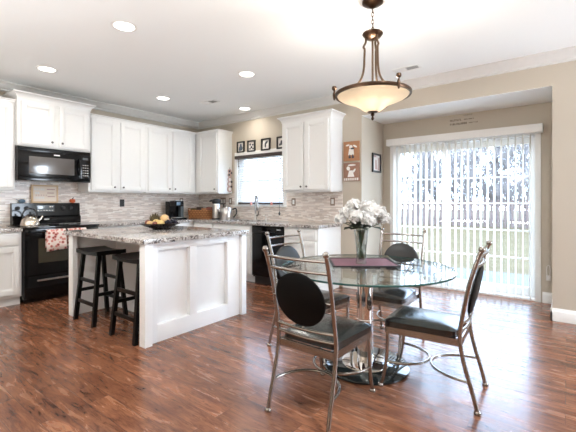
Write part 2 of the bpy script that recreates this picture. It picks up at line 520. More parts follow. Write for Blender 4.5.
class MB:
    def __init__(self):
        self.bm = bmesh.new()

    def box(self, x0, x1, y0, y1, z0, z1, bev=0.0, seg=2, mi=0):
        if x0 > x1: x0, x1 = x1, x0
        if y0 > y1: y0, y1 = y1, y0
        if z0 > z1: z0, z1 = z1, z0
        r = bmesh.ops.create_cube(self.bm, size=1.0)
        vs = r['verts']
        for v in vs:
            v.co = Vector(((x0 + x1) / 2 + v.co.x * (x1 - x0), (y0 + y1) / 2 + v.co.y * (y1 - y0), (z0 + z1) / 2 + v.co.z * (z1 - z0)))
        fs = set(f for v in vs for f in v.link_faces)
        for f in fs: f.material_index = mi
        if bev > 0:
            es = list(set(e for v in vs for e in v.link_edges))
            bmesh.ops.bevel(self.bm, geom=es, offset=min(bev, 0.45 * min(x1 - x0, y1 - y0, z1 - z0)), segments=seg, affect='EDGES', profile=0.7)
        return self

    def tube(self, pts, r, seg=10, closed=False, caps=True, mi=0, flat=1.0):
        P = [Vector(p) for p in pts]
        n = len(P)
        R = r if isinstance(r, (list, tuple)) else [r] * n
        rings = []
        prev = None
        for i, p in enumerate(P):
            if closed:
                t = P[(i + 1) % n] - P[i - 1]
            else:
                t = P[min(i + 1, n - 1)] - P[max(i - 1, 0)]
            t.normalize()
            if prev is None:
                a = Vector((0, 0, 1)) if abs(t.z) < 0.9 else Vector((1, 0, 0))
                u = a.cross(t).normalized()
            else:
                u = (prev - t * prev.dot(t)).normalized()
            prev = u
            w = t.cross(u)
            rings.append([self.bm.verts.new(p + (u * math.cos(2 * PI * k / seg) * flat + w * math.sin(2 * PI * k / seg)) * R[i]) for k in range(seg)])
        m = n if closed else n - 1
        for i in range(m):
            a, b = rings[i], rings[(i + 1) % n]
            for k in range(seg):
                f = self.bm.faces.new((a[k], a[(k + 1) % seg], b[(k + 1) % seg], b[k]))
                f.material_index = mi
        if caps and not closed:
            self.bm.faces.new(rings[0][::-1])
            self.bm.faces.new(rings[-1])
        return self

    def lathe(self, prof, c=(0, 0, 0), seg=40, sx=1.0, sy=1.0, mi=0, ang0=0.0):
        """prof: list of (r, z) from bottom to top; r == 0 closes with a point."""
        c = Vector(c)
        rings = []
        for r, z in prof:
            if r <= 1e-6:
                rings.append([self.bm.verts.new(c + Vector((0, 0, z)))])
            else:
                rings.append([self.bm.verts.new(c + Vector((r * sx * math.cos(ang0 + 2 * PI * k / seg), r * sy * math.sin(ang0 + 2 * PI * k / seg), z))) for k in range(seg)])
        for a, b in zip(rings[:-1], rings[1:]):
            for k in range(seg):
                k2 = (k + 1) % seg
                if len(a) == 1 and len(b) == 1:
                    continue
                if len(a) == 1:
                    f = self.bm.faces.new((a[0], b[k2], b[k]))
                elif len(b) == 1:
                    f = self.bm.faces.new((a[k], a[k2], b[0]))
                else:
                    f = self.bm.faces.new((a[k], a[k2], b[k2], b[k]))
                f.material_index = mi
        return self

    def ball(self, c, r, seg=14, rings=9, sc=(1, 1, 1), mi=0):
        prof = [(math.sin(PI * i / rings) * r, -math.cos(PI * i / rings) * r * sc[2]) for i in range(rings + 1)]
        prof[0] = (0, prof[0][1])
        prof[-1] = (0, prof[-1][1])
        return self.lathe(prof, c, seg, sc[0], sc[1], mi)

    def prism(self, pts, vec, mi=0):
        """closed polygon swept along vec"""
        v = Vector(vec)
        a = [self.bm.verts.new(Vector(p)) for p in pts]
        b = [self.bm.verts.new(Vector(p) + v) for p in pts]
        n = len(a)
        fs = [self.bm.faces.new(a[::-1]), self.bm.faces.new(b)]
        for i in range(n):
            fs.append(self.bm.faces.new((a[i], a[(i + 1) % n], b[(i + 1) % n], b[i])))
        for f in fs: f.material_index = mi
        return self

    def hexa(self, bot, top):
        """eight-corner solid from two quads"""
        a = [self.bm.verts.new(Vector(p)) for p in bot]
        b = [self.bm.verts.new(Vector(p)) for p in top]
        self.bm.faces.new(a[::-1]); self.bm.faces.new(b)
        for i in range(4):
            self.bm.faces.new((a[i], a[(i + 1) % 4], b[(i + 1) % 4], b[i]))
        return self

    def xform(self, mat):
        bmesh.ops.transform(self.bm, matrix=mat, verts=self.bm.verts)
        return self

    def build(self, name, mat, parent=None, local=False, smooth=True, angle=35):
        bm = self.bm
        if parent is not None and not local:
            bmesh.ops.transform(bm, matrix=WM[parent.name].inverted(), verts=bm.verts)
        bmesh.ops.recalc_face_normals(bm, faces=bm.faces)
        me = bpy.data.meshes.new(name)
        bm.to_mesh(me)
        bm.free()
        for mm in (mat if isinstance(mat, (list, tuple)) else [mat]):
            me.materials.append(mm)
        if smooth:
            me.polygons.foreach_set('use_smooth', [True] * len(me.polygons))
            me.set_sharp_from_angle(angle=math.radians(angle))
        o = bpy.data.objects.new(name, me)
        COL.objects.link(o)
        if parent is not None:
            o.parent = parent
            WM[o.name] = WM[parent.name].copy()
        else:
            WM[o.name] = Matrix.Identity(4)
        return o


def tag(o, label, cat, group=None):
    o['label'] = label
    o['category'] = cat
    if group:
        o['group'] = group
    return o


def struct(o):
    o['kind'] = 'structure'
    return o


def thing(name, label, cat, loc=(0, 0, 0), rz=0.0, group=None):
    o = bpy.data.objects.new(name, None)
    o.empty_display_size = 0.1
    COL.objects.link(o)
    o.location = loc
    o.rotation_euler = (0, 0, rz)
    WM[o.name] = Matrix.Translation(Vector(loc)) @ Matrix.Rotation(rz, 4, 'Z')
    return tag(o, label, cat, group)


KIDS = {}


def dup(root, loc, rz, label):
    def cp(o, parent):
        c = o.copy()
        COL.objects.link(c)
        if parent is not None:
            c.parent = parent
        for ch in [x for x in COL.objects if x.parent == o and x != c]:
            cp(ch, c)
        return c
    c = cp(root, None)
    c.location = loc
    c.rotation_euler = (0, 0, rz)
    c['label'] = label
    WM[c.name] = Matrix.Translation(Vector(loc)) @ Matrix.Rotation(rz, 4, 'Z')
    return c


def bez(p0, p1, p2, p3, n=12):
    out = []
    for i in range(n + 1):
        t = i / n
        out.append(tuple((1 - t) ** 3 * a + 3 * (1 - t) ** 2 * t * b + 3 * (1 - t) * t * t * c + t ** 3 * d for a, b, c, d in zip(p0, p1, p2, p3)))
    return out


def spline(pts, n=6):
    """Catmull-Rom through pts"""
    P = [Vector(p) for p in pts]
    Q = [P[0] * 2 - P[1]] + P + [P[-1] * 2 - P[-2]]
    out = []
    for i in range(1, len(Q) - 2):
        for k in range(n):
            t = k / n
            a, b, c, d = Q[i - 1], Q[i], Q[i + 1], Q[i + 2]
            out.append(0.5 * ((2 * b) + (c - a) * t + (2 * a - 5 * b + 4 * c - d) * t * t + (3 * b - a - 3 * c + d) * t ** 3))
    out.append(P[-1])
    return out


# ================================================================== SETTING
H = 2.75
ZH = 2.418           # alcove ceiling
XW, XJ, YN = 3.489, 5.634, 0.75
XR, YF = 9.0, -8.5
struct(MB().box(-0.14, XR + 0.14, YF - 0.14, 0.14, -0.12, 0).box(XW - 0.14, XJ + 0.14, 0.14, YN + 0.16, -0.12, 0).build('floor', M['floor']))
struct(MB().box(-0.14, XR + 0.14, YF - 0.14, 0.14, H, H + 0.12).build('ceiling', M['ceiling']))
struct(MB().box(XW, XJ, 0.0005, YN, ZH - 0.002, ZH + 0.10).build('ceiling_alcove', M['ceiling']))
struct(MB().box(-0.14, 0, YF - 0.14, 0.14, 0, H).build('wall_left', M['wall']))
# back wall, with kitchen window opening, the alcove opening and its header
WX0, WX1, WZ0, WZ1 = 1.075, 2.115, 1.17, 2.03
b = MB()
b.box(-0.0, WX0, 0, 0.14, 0, H).box(WX1, XW, 0, 0.14, 0, H).box(WX0, WX1, 0, 0.14, 0, WZ0).box(WX0, WX1, 0, 0.14, WZ1, H)
b.box(XJ, XR + 0.14, 0, 0.14, 0, H)
b.box(XW, XJ, 0, 0.14, ZH, H)
struct(b.build('wall_back', M['wall'], smooth=False))
DX0, DX1, DZ1 = 3.66, 5.445, 2.04
b = MB()
b.box(XW - 0.14, XW, 0.14, YN + 0.14, 0, ZH)
struct(b.build('wall_alcove_left', M['wall'], smooth=False))
struct(MB().box(XJ, XJ + 0.14, 0.14, YN + 0.14, 0, ZH).build('wall_alcove_right', M['wall'], smooth=False))
b = MB()
b.box(XW, DX0, YN, YN + 0.14, 0, ZH).box(DX1, XJ, YN, YN + 0.14, 0, ZH).box(DX0, DX1, YN, YN + 0.14, DZ1, ZH)
struct(b.build('wall_alcove_back', M['wall'], smooth=False))
# right and front walls of the living area with window openings (behind the camera)
b = MB()
b.box(XR, XR + 0.14, YF - 0.14, -1.30, 0, H).box(XR, XR + 0.14, -0.1, 0, 0, H)
b.box(XR, XR + 0.14, -1.30, -0.1, 0, 0.55).box(XR, XR + 0.14, -1.30, -0.1, 2.35, H)
struct(b.build('wall_right', M['wall'], smooth=False))
struct(MB().box(-0.14, XR + 0.14, YF - 0.14, YF, 0, H).build('wall_front', M['wall'], smooth=False))


def crown_profile(d):
    # (out from wall, z below ceiling)
    return [(0, 0), (0.095, 0), (0.095, -0.014), (0.080, -0.022), (0.062, -0.040), (0.048, -0.062), (0.030, -0.080), (0.020, -0.085), (0.020, -0.104), (0.0, -0.115)]


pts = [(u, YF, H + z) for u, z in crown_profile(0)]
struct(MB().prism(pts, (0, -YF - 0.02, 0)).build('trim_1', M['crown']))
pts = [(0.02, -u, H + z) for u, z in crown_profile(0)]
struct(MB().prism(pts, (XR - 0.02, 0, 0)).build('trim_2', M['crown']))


def base_profile():
    return [(0, 0), (0.016, 0), (0.016, 0.095), (0.012, 0.104), (0.007, 0.112), (0.005, 0.128), (0, 0.130)]


struct(MB().prism([(XJ - 0.016, -u, z) for u, z in base_profile()], (XR - XJ + 0.016, 0, 0)).build('baseboard_back', M['trim']))
struct(MB().prism([(XJ - u, -0.016, z) for u, z in base_profile()], (0, YN + 0.016, 0)).build('baseboard_alcove_right', M['trim']))
struct(MB().prism([(DX1 + 0.07, YN - u, z) for u, z in base_profile()], (XJ - DX1 - 0.086, 0, 0)).build('baseboard_alcove_back', M['trim']))
struct(MB().prism([(XW + u, 0.0, z) for u, z in base_profile()], (0, YN, 0)).build('baseboard_alcove_left', M['trim']))
struct(MB().prism([(3.2, -u, z) for u, z in base_profile()], (XW - 3.2 + 0.016, 0, 0)).build('baseboard_kitchen', M['trim']))

# sliding door
door = thing('door_1', 'white sliding patio door behind the vertical blind', 'door', (4.55, YN + 0.06, 0))
struct(door)
b = MB()
for x0, x1 in ((DX0 - 0.055, DX0 + 0.005), (DX1 - 0.005, DX1 + 0.055)):
    b.box(x0, x1, YN - 0.018, YN + 0.13, 0, DZ1 - 0.004, 0.004)
b.box(DX0 - 0.055, DX1 + 0.055, YN - 0.018, YN + 0.13, DZ1 - 0.005, DZ1 + 0.06, 0.004)
b.box(DX0 + 0.005, DX1 - 0.005, YN + 0.0, YN + 0.13, 0.0, 0.03, 0.003)
b.build('door_frame', M['trim'], door)
xm = 4.37
for (x0, x1, yy) in ((DX0 + 0.008, xm + 0.035, YN + 0.045), (xm - 0.035, DX1 - 0.008, YN + 0.09)):
    b = MB()
    b.box(x0, x0 + 0.065, yy, yy + 0.036, 0.032, DZ1 - 0.006, 0.003).box(x1 - 0.065, x1, yy, yy + 0.036, 0.032, DZ1 - 0.006, 0.003)
    b.box(x0 + 0.066, x1 - 0.066, yy, yy + 0.036, 0.032, 0.14, 0.003).box(x0 + 0.066, x1 - 0.066, yy, yy + 0.036, DZ1 - 0.09, DZ1 - 0.006, 0.003)
    for zz in (0.50, 0.85, 1.20, 1.545):
        b.box(x0 + 0.066, x1 - 0.066, yy + 0.012, yy + 0.024, zz - 0.011, zz + 0.011)
    sash = b.build('door_panel', M['trim'], door)
    MB().box(x0 + 0.06, x1 - 0.06, yy + 0.025, yy + 0.029, 0.13, DZ1 - 0.08).build('glass_pane', M['window_glass'], sash)
MB().box(xm - 0.02, xm + 0.0, YN + 0.02, YN + 0.045, 0.92, 1.10, 0.006).build('door_handle', M['trim'], door)

# kitchen window
win = thing('window_1', 'white framed kitchen window above the sink', 'window', (1.59, 0.05, WZ0))
struct(win)
b = MB()
cw = 0.065
b.box(WX0 - cw, WX0, -0.018, 0.0, WZ0 - 0.01, WZ1 + cw, 0.004).box(WX1, WX1 + cw, -0.018, 0.0, WZ0 - 0.01, WZ1 + cw, 0.004)
b.box(WX0, WX1, -0.018, 0, WZ1, WZ1 + cw, 0.004)
b.build('window_casing', M['trim'], win)
MB().box(WX0 - cw - 0.015, WX1 + cw + 0.015, -0.045, 0.0, WZ0 - 0.035, WZ0 - 0.01, 0.004).box(WX0, WX1, 0, 0.10, WZ0 - 0.012, WZ0 + 0.002).build('window_sill', M['trim'], win)
b = MB()
for x0, x1 in ((WX0, WX0 + 0.05), (WX1 - 0.05, WX1)):
    b.box(x0, x1, 0.09, 0.135, WZ0, WZ1)
b.box(WX0 + 0.05, WX1 - 0.05, 0.09, 0.135, WZ0, WZ0 + 0.05).box(WX0 + 0.05, WX1 - 0.05, 0.09, 0.135, WZ1 - 0.05, WZ1)
b.box(WX0 + 0.05, WX1 - 0.05, 0.095, 0.13, 1.58, 1.62)
sash = b.build('window_sash', M['trim'], win)
MB().box(WX0 + 0.04, WX1 - 0.04, 0.108, 0.112, WZ0 + 0.04, WZ1 - 0.04).build('glass_pane', M['window_glass'], sash)


# ================================================================== OUTDOORS
def lawn_mat():
    m, nt, out = new_mat('pale_winter_lawn')
    b = principled(nt, out, (0.6, 0.55, 0.35), 0.95, spec=0.1)
    tc = nt.nodes.new('ShaderNodeTexCoord')
    n = nt.nodes.new('ShaderNodeTexNoise')
    n.inputs['Scale'].default_value = 1.4
    n.inputs['Detail'].default_value = 8
    nt.links.new(tc.outputs['Object'], n.inputs['Vector'])
    r = nt.nodes.new('ShaderNodeValToRGB')
    r.color_ramp.elements[0].position = 0.35
    r.color_ramp.elements[0].color = (0.058, 0.041, 0.017, 1)
    r.color_ramp.elements[1].position = 0.65
    r.color_ramp.elements[1].color = (0.076, 0.055, 0.025, 1)
    nt.links.new(n.outputs['Fac'], r.inputs[0])
    nt.links.new(r.outputs[0], b.inputs['Base Color'])
    return m


g = MB().box(-40, 40, 3.0, 60, -0.30, -0.16).box(-40, XW - 0.3, 0.16, 3.0, -0.30, -0.16).build('lawn', lawn_mat())
struct(g)
struct(MB().box(2.0, 9.0, YN + 0.165, 3.0, -0.26, -0.07).build('patio_ground', M['patio']))
fence = thing('garden_fence', 'weathered picket fence across the far end of the lawn', 'fence', (-2, 17.5, -0.16))
b = MB()
for i in range(150):
    x = -14.5 + i * 0.16
    h = 1.50 + 0.03 * math.sin(i * 1.7)
    b.prism([(x, 17.45, -0.16), (x + 0.11, 17.45, -0.16), (x + 0.11, 17.45, h - 0.24), (x + 0.055, 17.45, h - 0.16), (x, 17.45, h - 0.24)], (0, 0.025, 0))
b.build('pickets', M['fence'], fence, smooth=False)
b = MB()
b.box(-14.6, 9.6, 17.475, 17.53, 0.15, 0.24).box(-14.6, 9.6, 17.475, 17.53, 0.98, 1.07)
b.build('rails', M['fence'], fence, smooth=False)


def tree(x, y, h, seed, label, group='bare trees behind the fence'):
    rnd = random.Random(seed)
    b = MB()

    def branch(p, d, L, r, depth):
        n = 4 if depth else 6
        pts, rad = [p], [r]
        q = Vector(p)
        dd = Vector(d)
        for i in range(n):
            dd = (dd + Vector((rnd.uniform(-.16, .16), rnd.uniform(-.16, .16), rnd.uniform(-.02, .14)))).normalized()
            q = q + dd * (L / n)
            pts.append(tuple(q))
            rad.append(max(0.013, r * (1 - 0.62 * (i + 1) / n)))
        b.tube(pts, rad, 5 if depth < 2 else 3)
        if depth >= 3:
            return
        k = (16, 9, 6)[depth]
        for j in range(k):
            t = rnd.uniform(0.06, 1.0)
            idx = min(n, max(1, int(t * n)))
            base = Vector(pts[idx])
            a = rnd.uniform(0, 2 * PI)
            side = Vector((math.cos(a), math.sin(a), rnd.uniform(0.5, 1.3))).normalized()
            nd = (dd * 0.45 + side).normalized()
            branch(tuple(base), nd, L * rnd.uniform(0.30, 0.56), rad[idx] * 0.5, depth + 1)
    branch((0, 0, -0.1), (0, 0, 1), h * 0.62, 0.045 + h * 0.007, 0)
    o = b.build('bare_tree', M['bark'])
    o.location = (x, y, -0.16)
    return tag(o, label, 'tree', group)


TREES = [(-4.6, 19.6, 8.5, 3, 'bare grey tree beyond the fence seen at the left edge of the patio door'),
         (-2.9, 21.2, 9.5, 5, 'second bare tree from the left through the patio door'),
         (-1.5, 19.2, 8.0, 8, 'bare tree just left of the patio door meeting stile'),
         (0.0, 20.6, 9.8, 11, 'tall bare tree just right of the patio door meeting stile'),
         (1.2, 19.0, 8.6, 14, 'bare tree beyond the middle of the right patio door panel'),
         (2.3, 21.0, 9.2, 17, 'bare tree third from the right through the patio door'),
         (3.3, 19.4, 8.2, 21, 'bare tree second from the right through the patio door'),
         (4.4, 20.4, 9.4, 25, 'bare tree beyond the fence at the right edge of the patio door')]
for t in TREES:
    tree(*t)
for i in range(12):
    tree(-9.5 + i * 1.45 + 0.4 * math.sin(i * 2.1), 25.5 + 2.2 * math.sin(i * 1.3), 8.6 + 1.0 * math.cos(i * 1.9), 60 + i,
         'pale bare tree in the farther row of woods beyond the fence', 'farther row of bare woods')


# ================================================================== BLINDS
vb = thing('vertical_blind', 'white vertical blind with open vanes across the patio door', 'blind', (4.55, 0.68, 2.1))
MB().box(3.585, 5.525, 0.625, 0.748, 2.055, 2.155, 0.006).build('valance', M['trim'], vb)
b = MB()
ang = math.radians(82)
NV = 23
for i in range(NV):
    x = 3.70 + i * (5.40 - 3.70) / (NV - 1)
    c, s = math.cos(ang), math.sin(ang)
    hw = 0.038
    ps = []
    for k in (-1, -0.5, 0, 0.5, 1):
        bow = 0.004 * (1 - k * k)
        ps.append((x + k * hw * c - bow * s, 0.675 + k * hw * s + bow * c))
    for k in range(4):
        (xa, ya), (xb, yb) = ps[k], ps[k + 1]
        b.hexa([(xa, ya, 0.03), (xb, yb, 0.03), (xb - 0.0008 * s, yb + 0.0008 * c, 0.03), (xa - 0.0008 * s, ya + 0.0008 * c, 0.03)],
               [(xa, ya, 2.05), (xb, yb, 2.05), (xb - 0.0008 * s, yb + 0.0008 * c, 2.05), (xa - 0.0008 * s, ya + 0.0008 * c, 2.05)])
b.build('vanes', M['vblind'], vb)

hb = thing('horizontal_blind', 'white slatted blind with dark valance in the kitchen window', 'blind', (1.6, 0.02, 1.6))
MB().box(WX0 - 0.02, WX1 + 0.005, -0.062, -0.019, 1.972, 2.026, 0.004).build('valance', M['dark_wood'], hb)
b = MB()
nz = 19
for i in range(nz):
    z = 1.235 + i * (1.965 - 1.235) / (nz - 1)
    b.hexa([(WX0 + 0.008, 0.008, z - 0.019), (WX1 - 0.008, 0.008, z - 0.019), (WX1 - 0.008, 0.034, z + 0.017), (WX0 + 0.008, 0.034, z + 0.017)],
           [(WX0 + 0.008, 0.006, z - 0.0175), (WX1 - 0.008, 0.006, z - 0.0175), (WX1 - 0.008, 0.032, z + 0.0185), (WX0 + 0.008, 0.032, z + 0.0185)])
b.build('slats', M['blind'], hb)
b = MB()
for x in (WX0 + 0.15, 1.60, WX1 - 0.15):
    b.tube([(x, 0.004, 1.20), (x, 0.004, 1.97)], 0.0025, 6)
b.build('ladder_cord', M['plate_white'], hb)
MB().box(WX0 + 0.006, WX1 - 0.006, 0.004, 0.036, 1.176, 1.206, 0.004).build('bottom_rail', M['dark_wood'], hb)
cd = MB().tube([(2.07, -0.026, 1.97), (2.07, -0.03, 1.5), (2.07, -0.052, 1.15), (2.07, -0.052, 1.06)], 0.0025, 6).build('pull_cord', M['ink'], hb)
MB().lathe([(0, 1.0), (0.014, 1.005), (0.016, 1.03), (0.007, 1.06), (0, 1.065)], (2.07, -0.052, 0), 14).build('tassel', M['ink'], cd)
MB().tube([(WX0 + 0.05, -0.026, 1.97), (WX0 + 0.052, -0.028, 1.85)], 0.004, 6).ball((WX0 + 0.052, -0.028, 1.84), 0.011).build('wand', M['ink'], hb)


# ================================================================== CABINETS
def fbox(b, face, a0, a1, n0, n1, z0, z1, bev=0.0, mi=0):
    """box on a cabinet face: a along the face, n outward from the wall."""
    if face == 'x':
        b.box(n0, n1, a0, a1, z0, z1, bev, 2, mi)
    else:
        b.box(a0, a1, -n1, -n0, z0, z1, bev, 2, mi)
    return b


def panel_door(face, a0, a1, n, z0, z1, parent, mat, knob=None, st=0.058, name='door', t=0.024):
    b = MB()
    fbox(b, face, a0, a0 + st, n, n + t, z0, z1, 0.003)
    fbox(b, face, a1 - st, a1, n, n + t, z0, z1, 0.003)
    fbox(b, face, a0 + st, a1 - st, n, n + t, z0, z0 + st, 0.003)
    fbox(b, face, a0 + st, a1 - st, n, n + t, z1 - st, z1, 0.003)
    fbox(b, face, a0 + st - 0.006, a1 - st + 0.006, n, n + t * 0.25, z0 + st - 0.006, z1 - st + 0.006)
    s2 = st + 0.024
    if a1 - a0 > 0.24 and z1 - z0 > 0.3:
        # small bead just inside the stiles
        for aa in ((a0 + st, a0 + st + 0.010), (a1 - st - 0.010, a1 - st)):
            fbox(b, face, aa[0], aa[1], n, n + t * 0.72, z0 + st, z1 - st)
        for zz in ((z0 + st, z0 + st + 0.010), (z1 - st - 0.010, z1 - st)):
            fbox(b, face, a0 + st, a1 - st, n, n + t * 0.72, zz[0], zz[1])
    d = b.build(name, mat, parent)
    if knob:
        add_knob(face, knob[0], n + t, knob[1], d)
    return d


def add_knob(face, a, n, z, parent):
    b = MB()
    b.lathe([(0, 0), (0.006, 0), (0.005, 0.010), (0.013, 0.016), (0.0145, 0.022), (0.010, 0.028), (0, 0.030)], (0, 0, 0), 16)
    if face == 'x':
        m = Matrix.Translation((n, a, z)) @ Matrix.Rotation(PI / 2, 4, 'Y')
    else:
        m = Matrix.Translation((a, -n, z)) @ Matrix.Rotation(PI / 2, 4, 'X')
    b.xform(m)
    return b.build('knob', M['knob'], parent)


def cab_crown(face, a0, a1, n, z, parent, big=False, ends=(True, True), wall_n=0.0):
    """flared moulding around the top of a wall cabinet"""
    w, h = (0.055, 0.085) if big else (0.024, 0.045)
    prof = [(-0.02, 0), (0.004, 0), (0.008, h * 0.25), (w * 0.35, h * 0.5), (w * 0.8, h * 0.78), (w, h * 0.82), (w, h), (-0.02, h)]
    b = MB()
    # mitred loop: left end, front, right end
    e0 = ends[0]
    e1 = ends[1]
    rows = []
    for u, v in prof:
        path = []
        if e0:
            path.append((a0 - u, wall_n))
        path.append((a0 - (u if e0 else 0), n + u))
        path.append((a1 + (u if e1 else 0), n + u))
        if e1:
            path.append((a1 + u, wall_n))
        rows.append([((nn, aa, z + v) if face == 'x' else (aa, -nn, z + v)) for aa, nn in path])
    R = [[b.bm.verts.new(Vector(p)) for p in row] for row in rows]
    k = len(R)
    for i in range(k):
        r0, r1 = R[i], R[(i + 1) % k]
        for j in range(len(r0) - 1):
            b.bm.faces.new((r0[j], r0[j + 1], r1[j + 1], r1[j]))
    b.bm.faces.new([r[0] for r in R])
    b.bm.faces.new([r[-1] for r in R][::-1])
    b.build('crown_moulding', M['cab'], parent)


def wall_cabinet(label, face, a0, a1, z0, z1, doors, n=0.33, big=False, ends=(True, True), knob_sides=None, body_a1=None):
    mid = (a0 + a1) / 2
    root = thing('wall_cabinet', label, 'cabinet', (0.0, mid, z0) if face == 'x' else (mid, 0.0, z0), 0, 'white wall cabinets')
    b = MB()
    fbox(b, face, a0, a1, 0.009 if z0 > 1.38 else 0.002, n, z0, z1, 0.002)
    fbox(b, face, a0 + 0.02, a1 - 0.02, 0.06, n - 0.03, z0 - 0.012, z0 + 0.001)
    b.build('body', M['cab'], root)
    for (d0, d1, kside) in doors:
        kx = d1 - 0.03 if kside == 'r' else d0 + 0.03
        panel_door(face, d0, d1, n + 0.001, z0 + 0.022, z1 - 0.045, root, M['cab'], (kx, z0 + 0.065))
    cab_crown(face, a0, a1, n, z1 - 0.03 if not big else z1 - 0.02, root, big, ends)
    return root


ZB = 1.372
wall_cabinet('tall white wall cabinet at the frame edge beside the microwave', 'x', -3.98, -3.106, ZB, 2.47, [(-3.95, -3.56, 'r'), (-3.52, -3.135, 'l')], ends=(False, False))
wall_cabinet('short white wall cabinet with flared crown directly over the black microwave', 'x', -3.104, -2.240, 1.925, 2.515, [(-3.070, -2.705, 'r'), (-2.645, -2.275, 'l')], n=0.405, big=True)
wall_cabinet('white two door wall cabinet just to the right of the microwave', 'x', -2.238, -1.345, ZB, 2.47, [(-2.205, -1.840, 'r'), (-1.765, -1.385, 'l')], ends=(False, False))
wall_cabinet('white two door wall cabinet above the coffee maker beside the corner', 'x', -1.343, -0.345, ZB, 2.47, [(-1.310, -0.888, 'r'), (-0.838, -0.425, 'l')], ends=(False, False))
wall_cabinet('white single door wall cabinet in the corner left of the window', 'y', 0.002, 0.930, ZB, 2.47, [(0.425, 0.905, 'r')], ends=(False, True))
wall_cabinet('white two door wall cabinet with flared crown right of the window', 'y', 2.344, 3.190, ZB, 2.41, [(2.385, 2.745, 'r'), (2.785, 3.160, 'l')], big=True)


def base_cabinet(label, face, a0, a1, fronts, n=0.60, hollow=False):
    """fronts: list of (kind, a0, a1, z0, z1, knob)"""
    mid = (a0 + a1) / 2
    root = thing('base_cabinet', label, 'cabinet', (0.3, mid, 0) if face == 'x' else (mid, -0.3, 0), 0, 'white base cabinets')
    b = MB()
    if hollow:
        fbox(b, face, a0, a1, 0.002, n, 0.10, 0.60)
        fbox(b, face, a0, a1, n - 0.02, n, 0.60, 0.868)
        fbox(b, face, a0, a0 + 0.02, 0.002, n - 0.02, 0.60, 0.868)
        fbox(b, face, a1 - 0.02, a1, 0.002, n - 0.02, 0.60, 0.868)
    else:
        fbox(b, face, a0, a1, 0.002, n, 0.10, 0.868, 0.002)
    b.build('body', M['cab'], root)
    b = MB()
    fbox(b, face, a0 + 0.001, a1 - 0.001, 0.05, n - 0.05, 0.0, 0.0995)
    b.build('toe_kick', M['kick'], root)
    for kind, p0, p1, z0, z1, kn in fronts:
        if kind == 'drawer':
            b = MB()
            fbox(b, face, p0, p1, n + 0.001, n + 0.021, z0, z1, 0.004)
            fbox(b, face, p0 + 0.03, p1 - 0.03, n + 0.02, n + 0.0235, z0 + 0.03, z1 - 0.03, 0.003)
            d = b.build('drawer', M['cab'], root)
            if kn:
                add_knob(face, (p0 + p1) / 2, n + 0.0235, (z0 + z1) / 2, d)
        else:
            panel_door(face, p0, p1, n + 0.001, z0, z1, root, M['cab'], kn)
    return root


base_cabinet('white base cabinet at the left frame edge beside the range', 'x', -3.98, -3.120,
             [('drawer', -3.95, -3.56, 0.715, 0.85, 0), ('drawer', -3.53, -3.145, 0.715, 0.85, 0), ('door', -3.95, -3.56, 0.135, 0.69, None), ('door', -3.53, -3.145, 0.135, 0.69, None)])
base_cabinet('white base cabinet behind the island right of the range', 'x', -2.240, -1.42,
             [('drawer', -2.21, -1.45, 0.715, 0.85, 1), ('door', -2.21, -1.84, 0.135, 0.69, (-1.87, 0.64)), ('door', -1.82, -1.45, 0.135, 0.69, (-1.79, 0.64))])
base_cabinet('white base cabinet under the coffee maker in the corner', 'x', -1.418, -0.002,
             [('drawer', -1.39, -0.68, 0.715, 0.85, 1), ('door', -1.39, -1.05, 0.135, 0.69, (-1.08, 0.64)), ('door', -1.03, -0.68, 0.135, 0.69, (-1.0, 0.64))])
base_cabinet('white base cabinet under the wicker basket left of the sink', 'y', 0.604, 1.12,
             [('drawer', 0.65, 1.10, 0.715, 0.85, 1), ('door', 0.65, 1.10, 0.135, 0.69, (1.07, 0.64))])
base_cabinet('white sink base cabinet left of the dishwasher', 'y', 1.122, 1.992,
             [('drawer', 1.15, 1.965, 0.715, 0.85, 0), ('door', 1.15, 1.55, 0.135, 0.69, (1.52, 0.64)), ('door', 1.565, 1.965, 0.135, 0.69, (1.595, 0.64))], hollow=True)
base_cabinet('white base cabinet with bright end panel right of the dishwasher', 'y', 2.598, 3.165,
             [('drawer', 2.63, 3.135, 0.715, 0.85, 0), ('door', 2.63, 3.135, 0.135, 0.69, None)])

# worktops
b = MB()
b.box(0.009, 0.640, -2.243, -0.0095, 0.87, 0.91, 0.006)
SX0, SX1, SY0, SY1 = 1.24, 1.90, -0.53, -0.14
b.box(0.640, SX0, -0.640, -0.0095, 0.87, 0.91).box(SX1, 3.195, -0.640, -0.0095, 0.87, 0.91, 0.006)
b.box(SX0, SX1, -0.640, SY0, 0.87, 0.91).box(SX0, SX1, SY1, -0.0095, 0.87, 0.91)
tag(b.build('worktop', M['granite'], smooth=False), 'speckled granite worktop running around the kitchen corner under the window', 'countertop')
tag(MB().box(0.009, 0.640, -3.98, -3.118, 0.87, 0.91, 0.006).build('worktop', M['granite']), 'short granite worktop left of the black range', 'countertop')
sink = thing('kitchen_sink', 'stainless steel sink set into the granite below the window', 'sink', (1.57, -0.335, 0.869))
b = MB()
b.box(SX0 - 0.01, SX1 + 0.01, SY0 - 0.01, SY0 + 0.004, 0.6688, 0.8695).box(SX0 - 0.01, SX1 + 0.01, SY1 - 0.004, SY1 + 0.01, 0.6688, 0.8695)
b.box(SX0 - 0.01, SX0 + 0.004, SY0, SY1, 0.6688, 0.8695).box(SX1 - 0.004, SX1 + 0.01, SY0, SY1, 0.6688, 0.8695)
b.box(SX0 - 0.01, SX1 + 0.01, SY0 - 0.01, SY1 + 0.01, 0.66, 0.669)
b.build('basin', M['steel'], sink)

